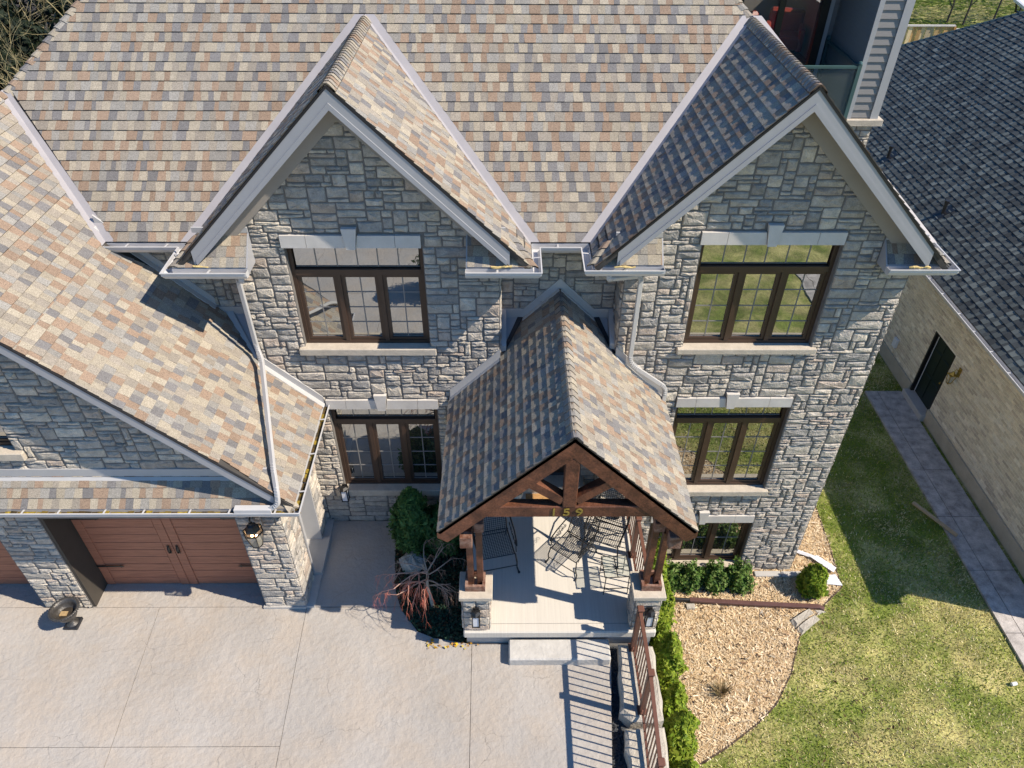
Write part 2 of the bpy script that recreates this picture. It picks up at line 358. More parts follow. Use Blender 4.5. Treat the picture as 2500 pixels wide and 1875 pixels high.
SPAL = [((.50, .455, .39), .3), ((.43, .40, .355), .27), ((.57, .515, .43), .20), ((.34, .325, .30), .12), ((.48, .405, .335), .11)]
def stones(key, parent, O, U, N, u0, u1, z0, z1, holes=(), hps=(), seed=1, gz=.059, gu=.052, proud=(.014, .024), dims=None):
    """random ashlar on the plane O + U*u + Z*z; outward normal N"""
    O, U, N = Vector(O), Vector(U), Vector(N); Zv = Vector((0, 0, 1)); rr = random.Random(seed)
    nu = max(1, round((u1 - u0) / gu)); nz = max(1, round((z1 - z0) / gz)); gu = (u1 - u0) / nu; gz = (z1 - z0) / nz
    occ = [[False] * nu for _ in range(nz)]
    for j in range(nz):
        for i in range(nu):
            a, b = u0 + (i + .5) * gu, z0 + (j + .5) * gz
            if any(h[0] < a < h[2] and h[1] < b < h[3] for h in holes): occ[j][i] = True
    flip = U.cross(Zv).dot(N) < 0
    for j in range(nz):
        i = 0
        while i < nu:
            if occ[j][i]: i += 1; continue
            h = rr.choices((1, 2, 3, 4), (.30, .41, .25, .04))[0]
            w = rr.randint(3, 7) if h == 1 else rr.randint(3, 8) if h == 2 else rr.randint(4, 10)
            h = min(h, nz - j); ww = 0
            while ww < w and i + ww < nu and not occ[j][i + ww]: ww += 1
            if i + ww < nu and not occ[j][i + ww]:       # do not leave slivers
                rest = 0
                while i + ww + rest < nu and rest < 3 and not occ[j][i + ww + rest]: rest += 1
                if rest < 2: ww += rest
            hh = 1
            while hh < h and all(not occ[j + hh][i + k] for k in range(ww)): hh += 1
            for a in range(hh):
                for k in range(ww): occ[j + a][i + k] = True
            a0, a1, b0, b1 = u0 + i * gu, u0 + (i + ww) * gu, z0 + j * gz, z0 + (j + hh) * gz
            i += ww
            g = .006
            for hb in holes:   # trim what reaches into an opening by less than half a cell
                if hb[1] < (b0 + b1) / 2 < hb[3]:
                    if a0 < hb[2] < (a0 + a1) / 2: a0 = hb[2]
                    if (a0 + a1) / 2 < hb[0] < a1: a1 = hb[0]
                if hb[0] < (a0 + a1) / 2 < hb[2]:
                    if b0 < hb[3] < (b0 + b1) / 2: b0 = hb[3]
                    if (b0 + b1) / 2 < hb[1] < b1: b1 = hb[1]
            a0, a1, b0, b1 = a0 + g, a1 - g, b0 + g, b1 - g
            if a1 - a0 < .02 or b1 - b0 < .02: continue
            jt = lambda s=.007: rr.uniform(-s, s)
            r_ = min(.012, (b1 - b0) * .2)
            q = [(a0 + r_, b0 + jt()), ((a0 + a1) / 2, b0 + jt()), (a1 - r_, b0 + jt()), (a1 + jt(.004), b0 + r_), (a1 + jt(), b1 - r_), (a1 - r_, b1 + jt()), ((a0 + a1) / 2 + jt(.03), b1 + jt()), (a0 + r_, b1 + jt()), (a0 + jt(.004), b1 - r_), (a0 + jt(), b0 + r_)]
            for hq in hps: q = clip(q, *hq) if q else q
            if len(q) < 3 or area2(q) < 1e-3: continue
            n = len(q); cx = sum(p[0] for p in q) / n; cy = sum(p[1] for p in q) / n
            p_ = rr.uniform(*proud); c = None
            R.seed(seed * 100003 + i * 977 + j); c = pick(SPAL)
            tilt = (rr.uniform(-.05, .05), rr.uniform(-.10, .08))
            ring = []
            wd, ht = (a1 - a0) / 2, (b1 - b0) / 2; ins = min(.016, ht * .35)
            for a, b in q: ring.append((a, b, -.006))
            for a, b in q:
                f1 = 1 - ins / max(wd, .03); f2 = 1 - ins / max(ht, .03)
                x, y = cx + (a - cx) * f1, cy + (b - cy) * f2
                ring.append((x, y, p_ * rr.uniform(.55, .95) + tilt[0] * (x - cx) + tilt[1] * (y - cy)))
            for a, b in q:
                x, y = cx + (a - cx) * .5 + jt(.01), cy + (b - cy) * .5 + jt(.008)
                ring.append((x, y, p_ * rr.uniform(.65, 1.5) + tilt[0] * (x - cx) + tilt[1] * (y - cy)))
            ring.append((cx + jt(.03), cy + jt(.01), p_ * rr.uniform(.8, 1.6)))
            vs = [O + U * a + Zv * b + N * d for a, b, d in ring]
            fs = []
            for k in range(n):
                k2 = (k + 1) % n
                fs += [(k, k2, n + k2, n + k), (n + k, n + k2, 2 * n + k2, 2 * n + k), (2 * n + k, 2 * n + k2, 3 * n)]
            if flip: fs = [f[::-1] for f in fs]
            piece(key, shown(O + U * cx + Zv * cy, area2(q), N), vs, fs, [c] * len(fs), parent, 'stone')
    R.seed(seed)

def flush_pieces(single_limit=300):
    names = {}
    for (root, kind), lst in PIECES.items():
        lst.sort(key=lambda t: -t[0]); rest = {}
        for i, (s, vs, fs, col, parent, m) in enumerate(lst):
            if i < single_limit and s > 0:
                mb = MB(); mb.add(vs, fs); mb.c = list(col); mb.build(kind, M[m], parent)
            else:
                mb = rest.setdefault(m, MB()); b = len(mb.c); mb.add(vs, fs); mb.c[b:] = list(col)
        for m, mb in rest.items():
            if mb.v:
                o = mb.build(kind, M[m], bpy.data.objects[root]); o['kind'] = 'stuff'

def gutter(parent, path, z, side=1, w=.12, h=.11, m='gutter', hang=.62, closed_ends=True, debris=None, hm='gutter'):
    """open trough along a plan polyline whose points are the roof edge; side=+1: trough lies to the left of the travel"""
    P2 = [Vector((p[0], p[1], 0)) for p in path]; nrm = []
    for a, b in zip(P2[:-1], P2[1:]):
        d = (b - a).normalized(); nrm.append(Vector((-d.y, d.x, 0)) * side)
    mit = []
    for i in range(len(P2)):
        if i == 0: mit.append(nrm[0])
        elif i == len(P2) - 1: mit.append(nrm[-1])
        else:
            s = nrm[i - 1] + nrm[i]; mit.append(s / (s.dot(nrm[i])))
    prof = [(.006, h - .012), (.006, .006), (w * .75, .006), (w, h * .55), (w, h), (w + .018, h), (w + .018, h - .012), (w + .007, h - .016), (w + .007, h * .5), (w * .78, -.002), (0, -.002), (0, h - .012)]
    n = len(prof); mb = MB(); vs = []
    for i, p in enumerate(P2):
        zz = z if not hasattr(z, '__len__') else z[i]
        for o, u in prof: vs.append((p.x + mit[i].x * o, p.y + mit[i].y * o, zz - h + u))
    fs = [(i * n + k, i * n + (k + 1) % n, (i + 1) * n + (k + 1) % n, (i + 1) * n + k) for i in range(len(P2) - 1) for k in range(n)]
    fs += [tuple(range(n - 1, -1, -1)), tuple(range((len(P2) - 1) * n, len(P2) * n))]
    mb.add(vs, fs)
    zb = z if not hasattr(z, '__len__') else z[0]
    for pt, nn, d in ((P2[0], nrm[0], (P2[1] - P2[0]).normalized()), (P2[-1], nrm[-1], (P2[-2] - P2[-1]).normalized())):
        mb.prism([(pt.x + nn.x * o - d.x * .002, pt.y + nn.y * o - d.y * .002, zb - h + u) for o, u in ((.003, h - .014), (.003, .002), (w * .76, .002), (w + .003, h * .52), (w + .003, h - .004))], d * -.006)
    g = mb.build('gutter', M[m], parent)
    for i, (a, b) in enumerate(zip(P2[:-1], P2[1:])):
        L = (b - a).length; k = max(1, int(L / hang)); d = (b - a) / L
        for j in range(k):
            t = (j + .5) / k * L + R.uniform(-.05, .05); p = a + d * t
            if w * 2 > t or t > L - .05: continue
            mh = MB(); mh.beam(p + nrm[i] * .008 + Vector((0, 0, zb - .018)), p + nrm[i] * (w + .004) + Vector((0, 0, zb - .006)), .026, .006)
            mh.build('hanger', M[hm], g)
        if debris:
            md = MB(); ns = int(L / .09); pts = []
            for j in range(ns):
                t0, t1 = j / ns * L, (j + 1) / ns * L; hh = h * R.uniform(.30, .62); c = R.choice(debris); k = R.uniform(.7, 1.2)
                c = tuple(x * k for x in c)
                a0, a1 = a + d * t0, a + d * t1
                md.add([a0 + nrm[i] * .01 + Vector((0, 0, zb - h + hh)), a1 + nrm[i] * .01 + Vector((0, 0, zb - h + hh + R.uniform(-.01, .01))), a1 + nrm[i] * (w - .004) + Vector((0, 0, zb - h + hh * .8)), a0 + nrm[i] * (w - .004) + Vector((0, 0, zb - h + hh * .9))], [(0, 1, 2, 3)], c)
            md.build('leaf_debris', M['moss'], g)
    return g

def window(parent, x0, x1, z0, z1, zt, nsash=3, lintel=None, sill=None, y=.0, rows=4, rec=.10, tc=6):
    """brown casement group set back in the wall plane y; zt: bottom of the transom band (None: no transom)"""
    f = MB(); t = .06; yf, yb = y + rec, y + rec + .10
    f.box(x0, yf, z0, x0 + t, yb, z1); f.box(x1 - t, yf, z0, x1, yb, z1); f.box(x0 + t, yf + .001, z1 - t, x1 - t, yb, z1); f.box(x0 + t, yf + .001, z0, x1 - t, yb, z0 + t)
    zs = z1 - t
    if zt is not None:
        f.box(x0 + t, yf - .012, zt - .05, x1 - t, yb, zt + .05); zs = zt - .05
    W = x1 - x0 - 2 * t
    for i in range(1, nsash):
        xm = x0 + t + W * i / nsash; f.box(xm - .035, yf - .004, z0 + t, xm + .035, yb, zs)
    wd = f.build('window', M['brown'], parent)
    def pane(a, b, c, d, nc, nr, ysh):
        g = MB().box(a, yf + .055, b, c, yf + .065, d); g.build('glass', M['glass'], wd)
        gr = MB().box(a, yf + .048, b, c, yf + .0543, b + .008)
        for i in range(1, nc): xx = a + (c - a) * i / nc; gr.box(xx - .008, yf + .046, b, xx + .008, yf + .055, d)
        for i in range(1, nr): zz = b + (d - b) * i / nr; gr.box(a, yf + .047, zz - .007, c, yf + .0545, zz + .007)
        gr.build('grille', M['grille'], wd)
    if zt is not None: pane(x0 + t + .02, zt + .07, x1 - t - .02, z1 - t - .01, tc, 1, 0)
    for i in range(nsash):
        a = x0 + t + W * i / nsash + (.035 if i else 0); b = x0 + t + W * (i + 1) / nsash - (.035 if i < nsash - 1 else 0); s = .052
        m_ = MB(); yo = yf + .02
        m_.box(a, yo, z0 + t, a + s, yf + .075, zs); m_.box(b - s, yo, z0 + t, b, yf + .075, zs); m_.box(a + s, yo + .001, zs - s, b - s, yf + .075, zs); m_.box(a + s, yo + .001, z0 + t, b - s, yf + .075, z0 + t + s)
        m_.build('sash', M['brown'], wd)
        pane(a + s, z0 + t + s, b - s, zs - s, 2, rows, 0)
    bk = MB().box(x0 + .01, yb + .001, z0 + .01, x1 - .01, yb + .02, z1 - .01); bk.build('window_back', M['iron'], wd)
    if lintel:
        lx0, lx1, lz0, lz1, kx0, kx1, kz = lintel; lt = thing_part('lintel', parent)
        kc0, kc1 = kx0 + .045, kx1 - .045; yl = y - .045
        segs = [(lx0, (lx0 + kx0) / 2 - .08), ((lx0 + kx0) / 2 - .08, kx0), (kx1, (kx1 + lx1) / 2 + .08), ((kx1 + lx1) / 2 + .08, lx1)]
        for i, (a, b) in enumerate(segs):
            ta, tb, ba, bb = a, b, a, b
            if i == 1: tb, bb = kx0 - .004 + .01, kc0 - .004
            if i == 2: ta, ba = kx1 + .004 - .01, kc1 + .004
            p = MB().prism([(ba + .003, yl, lz0), (bb - .003, yl, lz0), (tb - .003, yl, lz1), (ta + .003, yl, lz1)], (0, .16, 0)); p.build('lintel_stone', M['cut'], lt)
        MB().prism([(kc0, yl - .03, lz0 - .012), (kc1, yl - .03, lz0 - .012), (kx1, yl - .03, kz), (kx0, yl - .03, kz)], (0, .19, 0)).build('keystone', M['cut'], lt)
    if sill:
        sx0, sx1, sz0, sz1 = sill
        MB().bev(sx0, y - .085, sz0, sx1, y + rec + .005, sz1, .012).build('sill', M['rough_cut'], parent)
    return wd

def thing_part(name, parent):
    o = bpy.data.objects.new(name, None); COL.objects.link(o); o.parent = parent; return o

def wall_with_holes(mb, x0, x1, z0, z1, y0, y1, holes):
    xs = sorted({x0, x1, *[h[0] for h in holes], *[h[2] for h in holes]}); zs = sorted({z0, z1, *[h[1] for h in holes], *[h[3] for h in holes]})
    xs = [x for x in xs if x0 <= x <= x1]; zs = [z for z in zs if z0 <= z <= z1]
    for a, b in zip(xs[:-1], xs[1:]):
        run = None
        for c, d in zip(zs[:-1], zs[1:]):
            if any(h[0] <= (a + b) / 2 <= h[2] and h[1] <= (c + d) / 2 <= h[3] for h in holes):
                if run: mb.box(a, y0, run[0], b, y1, run[1]); run = None
            else: run = (run[0], d) if run else (c, d)
        if run: mb.box(a, y0, run[0], b, y1, run[1])

# ------------------------------------------------------------------ ground and setting
G = -1.70
def struct(name, mb, m, parent=None): 
    o = mb.build(name, M[m], parent)
    if not parent: o['kind'] = 'structure'
    return o
struct('lawn', MB().add([(-300, -300, G), (300, -300, G), (300, 300, G), (-300, 300, G)], [(0, 1, 2, 3)]), 'lawn')
struct('yard_terrace', MB().box(-60, -60, G - .2, 1.78, 60, -.14), 'soil')
struct('street', MB().box(-80, -34, G + .004, 80, -24, G + .03), 'asphalt')

# driveway slabs between the saw-cut joints
dw = thing('driveway', 'pale stamped concrete driveway in front of the garage', 'driveway'); dw['kind'] = 'structure'
del dw['category']
J1 = lambda y: -6.166 + (-1.943 - y) * .056; J2 = lambda y: -3.546 + (-2.104 - y) * .0384; J3 = lambda y: -.578 + (-2.776 - y) * .0165
ER = lambda y: 1.765 + (y + 3.1) * .10 if y > -5 else 1.575
def slab(poly, top=0.0, th=.13, m='concrete', name='driveway_slab', parent=dw):
    n = len(poly); i = .009; cx = sum(p[0] for p in poly) / n; cy = sum(p[1] for p in poly) / n
    mb = MB(); mb.prism([(x, y, top - th) for x, y in poly], (0, 0, th)); return mb.build(name, M[m], parent)
g = .004
YF = -1.995
rows = [YF, -4.44, -8.0, -12, -17, -24]
for a, b in zip(rows[:-1], rows[1:]):
    a_, b_ = a - (g if a != YF else 0), b + g
    slab([(-14, b_), (J1(b_) - g, b_), (J1(a_) - g, a_), (-14, a_)]); slab([(J1(b_) + g, b_), (J2(b_) - g, b_), (J2(a_) - g, a_), (J1(a_) + g, a_)])
BED = [(-2.17, 0), (-2.12, -.6), (-2.10, -.94), (-2.0, -1.68), (-1.83, -2.09), (-1.53, -2.49), (-1.23, -2.62), (-.77, -2.70), (-.578, -2.72)]
mid = [p for p in BED if p[1] < -2.0]
slab([(J2(-24) + g, -24), (J3(-24) - g, -24), (J3(-2.74) - g, -2.74)] + mid[::-1][1:] + [(-1.88, -2.005), (J2(-2.005) + g, -2.005)])
slab([(J3(-24) + g, -24), (1.575, -24), (1.575, -5), (ER(-4.78), -4.78), (1.765, -3.1), (1.765, -2.74), (J3(-2.74) + g, -2.74)])
slab([(-3.40, -1.990), (-1.885, -1.990), (-2.0, -1.68), (-2.10, -.94), (-2.12, -.6), (-2.17, -.04), (-3.40, -.04)])
slab([(-14, -1.985), (-4.27, -1.985), (-4.27, -1.45), (-14, -1.45)], top=-.004)

# planting bed left of the porch
bed = MB().prism([(x, y, -.13) for x, y in BED + [(-.70, -2.68), (-.70, 0)]], (0, 0, .10)); bed = bed.build('planting_bed', M['soil']); bed['kind'] = 'structure'

# mulch bed
MUL = [(2.44, -5.6), (2.94, -4.25), (3.87, -3.76), (4.54, -3.33), (4.97, -2.98), (5.42, -2.39), (5.59, -2.05), (5.83, -1.59), (6.52, -.91), (7.06, -.46), (7.09, -.09), (7.17, .62), (7.22, 1.74), (7.35, 4.5), (6.0, 4.5), (6.0, .2), (2.44, .2)]
mu = MB().add([(x, y, G + .02) for x, y in MUL], [tuple(range(len(MUL)))]).build('mulch_bed', mat('mulch_base', (.50, .37, .22), .95, .35, 12, .6, 40, fine=.3, fscale=40)); mu['kind'] = 'structure'
def inside(px, py, poly):
    c = np.zeros(len(px), bool); n = len(poly)
    for i in range(n):
        (x0, y0), (x1, y1) = poly[i], poly[(i + 1) % n]
        if y0 == y1: continue
        k = ((y0 > py) != (y1 > py)) & (px < (x1 - x0) * (py - y0) / (y1 - y0) + x0); c ^= k
    return c
def scatter_flat(n, box, poly, size, pal, zb, name, matn, tilt=.35, zj=.02, aspect=.3, tri=False, invert=None):
    x = NP.uniform(box[0], box[1], n); y = NP.uniform(box[2], box[3], n)
    k = inside(x, y, poly) if poly else np.ones(n, bool)
    if invert is not None: k &= ~inside(x, y, invert)
    x, y = x[k], y[k]; n = len(x)
    L = NP.uniform(size[0], size[1], n); W = L * NP.uniform(aspect * .6, aspect * 1.5, n); a = NP.uniform(0, 2 * np.pi, n)
    d = np.stack([np.cos(a), np.sin(a), NP.normal(0, tilt, n)], 1); d /= np.linalg.norm(d, axis=1)[:, None]
    s = np.stack([-np.sin(a), np.cos(a), NP.normal(0, tilt, n)], 1)
    c = np.stack([x, y, zb + NP.uniform(0, zj, n) + np.abs(d[:, 2]) * L / 2], 1)
    P = np.stack([c - d * L[:, None] / 2 - s * W[:, None] / 2, c + d * L[:, None] / 2 - s * W[:, None] / 2, c + d * L[:, None] / 2 + s * W[:, None] / 2, c - d * L[:, None] / 2 + s * W[:, None] / 2], 1)
    pal = np.array(pal); col = pal[NP.integers(0, len(pal), n)] * NP.uniform(.75, 1.25, (n, 1))
    o = quads(name, P, col, M[matn]); o['kind'] = 'stuff'; return o
scatter_flat(105000, (2.4, 7.4, -5.6, 3.2), MUL, (.02, .085), [(.70, .54, .33), (.66, .49, .29), (.74, .60, .40), (.58, .42, .24), (.78, .65, .46), (.42, .28, .15)], G + .022, 'wood_chips', 'chip', zj=.022, aspect=.17, tilt=.2)
scatter_flat(900, (2.4, 7.4, -5.6, 3.2), MUL, (.06, .15), [(.74, .60, .42), (.80, .68, .5), (.3, .19, .11)], G + .05, 'long_chips', 'chip', zj=.01, aspect=.12)

# neighbour's walkway
wk = thing('side_walkway', 'grey concrete walkway along the brick house', 'walkway'); wk['kind'] = 'structure'; del wk['category']
wy = [5.9, 4.4, 2.9, 1.43, -.05, -1.55, -3.0, -6, -12]
for a, b in zip(wy[:-1], wy[1:]):
    for x0, x1 in ((9.94, 10.266), (10.281, 10.93)):
        slab([(x0, b + .007), (x1, b + .007), (x1, a - .007), (x0, a - .007)], G + .05, .2, 'walk', 'walkway_slab', wk)

# lawn blades (one mass)
def lawn_blades():
    n = 150000
    x = NP.uniform(2.0, 11.0, n); y = NP.uniform(-6.5, 9.0, n)
    k = ~inside(x, y, MUL) & ~((x > 9.9) & (x < 10.95) & (y < 5.95)) & ~((x < 6.4) & (y > -.1)) & (x > 2.5) & (y < 7.5)
    x, y = x[k], y[k]; n = len(x)
    def vnoise(x, y, f, s):
        g = np.random.default_rng(s).random((64, 64)); X, Y = x * f + 20, y * f + 20; i, j = np.floor(X).astype(int), np.floor(Y).astype(int); u, v = X - i, Y - j
        u = u * u * (3 - 2 * u); v = v * v * (3 - 2 * v); w = lambda a, b: g[a % 64, b % 64]
        return (w(i, j) * (1 - u) + w(i + 1, j) * u) * (1 - v) + (w(i, j + 1) * (1 - u) + w(i + 1, j + 1) * u) * v
    dry = vnoise(x, y, .8, 1) * .5 + vnoise(x, y, 2.6, 2) * .35 + vnoise(x, y, 7, 3) * .25 - np.clip((y + 2.2) * .05, -.2, .25)
    isdry = NP.random(n) < np.clip((dry - .30) * 2.3, .08, .9)
    pd = np.array([(.72, .63, .32), (.82, .73, .44), (.60, .51, .23)]); pg = np.array([(.19, .29, .025), (.27, .35, .035), (.14, .24, .02), (.36, .39, .06)])
    col = np.where(isdry[:, None], pd[NP.integers(0, 3, n)], pg[NP.integers(0, 4, n)]) * NP.uniform(.75, 1.25, (n, 1))
    h = NP.uniform(.025, .06, n); a = NP.uniform(0, 2 * np.pi, n); w = NP.uniform(.006, .013, n)
    lean = NP.uniform(.3, 1.3, n); b = NP.uniform(0, 2 * np.pi, n)
    c = np.stack([x, y, np.full(n, G - .002)], 1); s = np.stack([np.cos(a) * w, np.sin(a) * w, 0 * w], 1)
    tip = c + np.stack([np.cos(b) * h * lean, np.sin(b) * h * lean, h], 1)
    quads('grass', np.stack([c - s, c + s, tip], 1), col, M['grass'])['kind'] = 'stuff'
lawn_blades()

# ------------------------------------------------------------------ the stone house
H = thing('stone_house', 'large grey stone house with two front gables and brown multi tone shingle roofs', 'house')
K = ('stone_house', 'shingle'); KS = ('stone_house', 'stone')
BX = dict(L=(-4.06, -.09), Rr=(1.80, 6.11))
XL, XR, GZ = -2.19, 3.85, 8.56           # gable ridges
REC = .60                                # depth of the recessed wall
EZ = 6.0                                 # eave height
LOW = G - .2
# openings
UL = (-3.24, 4.30, -1.22, 6.14); LL = (-3.07, .94, -1.19, 2.99); UR = (2.88, 4.30, 4.96, 6.20); LR = (2.98, .89, 4.97, 3.03); BW = (2.92, -1.47, 4.97, -.07)
def gable_wall(name, x0, x1, xr, z0, holes, y=0.0, th=.28, eave=EZ + .25):
    mb = MB(); wall_with_holes(mb, x0, x1, z0, eave, y, y + th, holes)
    half = min(xr - x0, x1 - xr); top = GZ - .22
    lz = top - (xr - x0); rz = top - (x1 - xr)
    mb.prism([(x0, y, eave), (x1, y, eave), (x1, y, max(rz, eave + .01)), (xr, y, top), (x0, y, max(lz, eave + .01))], (0, th, 0))
    return mb.build(name, M['mortar'], H)
wl = gable_wall('front_wall', *BX['L'], XL, LOW, [UL, LL]); wr = gable_wall('front_wall', *BX['Rr'], XR, LOW, [UR, LR, BW])
# bay side walls, recessed walls
MB().box(-.34, .281, LOW, -.09, REC, EZ).box(1.80, .281, LOW, 2.06, REC, EZ).box(-4.06, .281, LOW, -3.82, REC, EZ).box(5.86, .281, LOW, 6.11, 9, EZ).build('side_wall', M['mortar'], H)
rw = MB(); wall_with_holes(rw, -9.5, 1.8, LOW, EZ - .03, REC, REC + .25, [(.38, .62, 1.38, 2.75)]); rw = rw.build('recessed_wall', M['mortar'], H)
Fy = (0, -1, 0)
def gh(xr): return [(1, 1, GZ - .20 + xr), (-1, 1, GZ - .20 - xr)]
sill_h = lambda s: (s[0] - .09, s[1] - .12, s[2] + .09, s[1])
lint_h = lambda s, k: [(s[0] - .02, s[3] - .01, s[2] + .02, s[3] + .20), (k - .13, s[3] + .15, k + .13, s[3] + .33)]
stones(KS, wl, (0, 0, 0), (1, 0, 0), Fy, BX['L'][0], BX['L'][1], -.05, GZ - .2, [UL, LL, sill_h(UL), sill_h(LL)] + lint_h(UL, -2.25) + lint_h(LL, -2.14), gh(XL), 11)
stones(KS, wr, (0, 0, 0), (1, 0, 0), Fy, BX['Rr'][0], BX['Rr'][1], G - .02, GZ - .2, [UR, LR, BW, sill_h(UR), sill_h(LR), sill_h(BW)] + lint_h(UR, 3.88) + lint_h(LR, 3.89) + lint_h(BW, 3.93), gh(XR), 12)
stones(KS, rw, (0, REC, 0), (1, 0, 0), Fy, -.08, 1.79, .45, EZ - .1, [(.28, .45, 1.48, 2.9)], (), 13, proud=(.014, .026))
stones(KS, rw, (0, REC, 0), (1, 0, 0), Fy, -6.3, -4.08, 4.4, EZ - .1, (), (), 14, proud=(.014, .026))
sw = MB().box(-.0905, .01, .3, -.0895, REC - .01, EZ - .2).build('side_wall', M['mortar'], H)
stones(KS, sw, (-.089, 0, 0), (0, 1, 0), (1, 0, 0), .005, REC - .005, .3, EZ - .2, (), (), 15)
sw2 = MB().box(1.7995, .01, .3, 1.8005, REC - .01, EZ - .2).build('side_wall', M['mortar'], H)
stones(KS, sw2, (1.799, 0, 0), (0, 1, 0), (-1, 0, 0), .005, REC - .005, .3, EZ - .2, (), (), 16)
sw3 = MB().box(6.1095, .01, LOW, 6.1105, 4.3, EZ).build('side_wall', M['mortar'], H)
stones(KS, sw3, (6.112, 0, 0), (0, 1, 0), (1, 0, 0), .0, 4.2, G, EZ, (), (), 17)

window(H, UL[0], UL[2], UL[1], UL[3], 5.64, lintel=(-3.27, -1.23, 6.13, 6.33, -2.36, -2.14, 6.45), sill=(-3.33, -1.12, 4.19, 4.31))
window(H, LL[0], LL[2], LL[1], LL[3], 2.58, lintel=(-3.09, -1.16, 2.985, 3.185, -2.25, -2.03, 3.31), sill=(-3.22, -1.1, .80, .945))
window(H, UR[0], UR[2], UR[1], UR[3], 5.70, lintel=(2.84, 4.95, 6.19, 6.39, 3.77, 3.99, 6.52), sill=(2.78, 5.05, 4.21, 4.31))
window(H, LR[0], LR[2], LR[1], LR[3], 2.60, lintel=(2.95, 4.95, 3.025, 3.225, 3.78, 4.0, 3.34), sill=(2.88, 5.04, .77, .895))
window(H, BW[0], BW[2], BW[1], BW[3], None, lintel=(2.90, 4.96, -.07, .13, 3.83, 4.03, .26), sill=(2.85, 5.05, -1.60, -1.465), rows=2)

# main roof
NM, VM = (0, -1, 1), (0, 1, 1); OM = (0, .37, EZ); RZ = 10.0
def zmain(y): return EZ + (y - .37)
v_top = (RZ - EZ) * S2
mr = MB()
e0 = .37
mr.prism([(-6.03, e0, EZ - .012), (6.40, e0, EZ - .012), (2.40, e0 + 4, RZ - .012), (-5.35, e0 + 4, RZ - .012), (-7.69, 2.03, zmain(2.03) - .012)], (0, .09, -.09))
mr.prism([(-5.35, 4.37, RZ - .012), (2.4, 4.37, RZ - .012), (-1.6, 8.37, EZ), (-9.35, 8.37, EZ)], (0, -.05, -.05))
mr.prism([(-5.35, 4.37, RZ - .03), (-9.35, 8.37, EZ), (-9.35, .37, EZ)], (.06, 0, -.06))
mr = mr.build('main_roof', M['deck'], H)
mpoly = [(-6.03, 0), (6.40, 0), (2.40, v_top), (-5.35, v_top), (-7.69, 1.66 * S2)]
def mcut(u, v):
    h = []
    for xr in (XL, XR):
        if v / S2 < 2.6:
            c = .13
            if u < xr and u > xr - 3.2: h.append((1, -1 / S2, xr - 2.58 - c))
            if u >= xr and u < xr + 3.2: h.append((-1, -1 / S2, -(xr + 2.58 + c)))
    h.append((-1, -1 / S2, 6.03 - .13))      # valley against the garage roof
    return h
shingles(K, mr, OM, (1, 0, 0), VM, NM, mpoly, 21, cut=mcut)
# ridge caps on the two hips
ridge_caps(K, mr, (-7.69, 2.03, 7.66), (-5.35, 4.37, RZ), (-1, 1, -1), (1, -.2, -.55), hw=.19, e=.14)
ridge_caps(K, mr, (3.85, 2.92, 8.55), (2.40, 4.37, RZ), (-1, -.2, -.55), (1, 1, -1), hw=.19, e=.14)

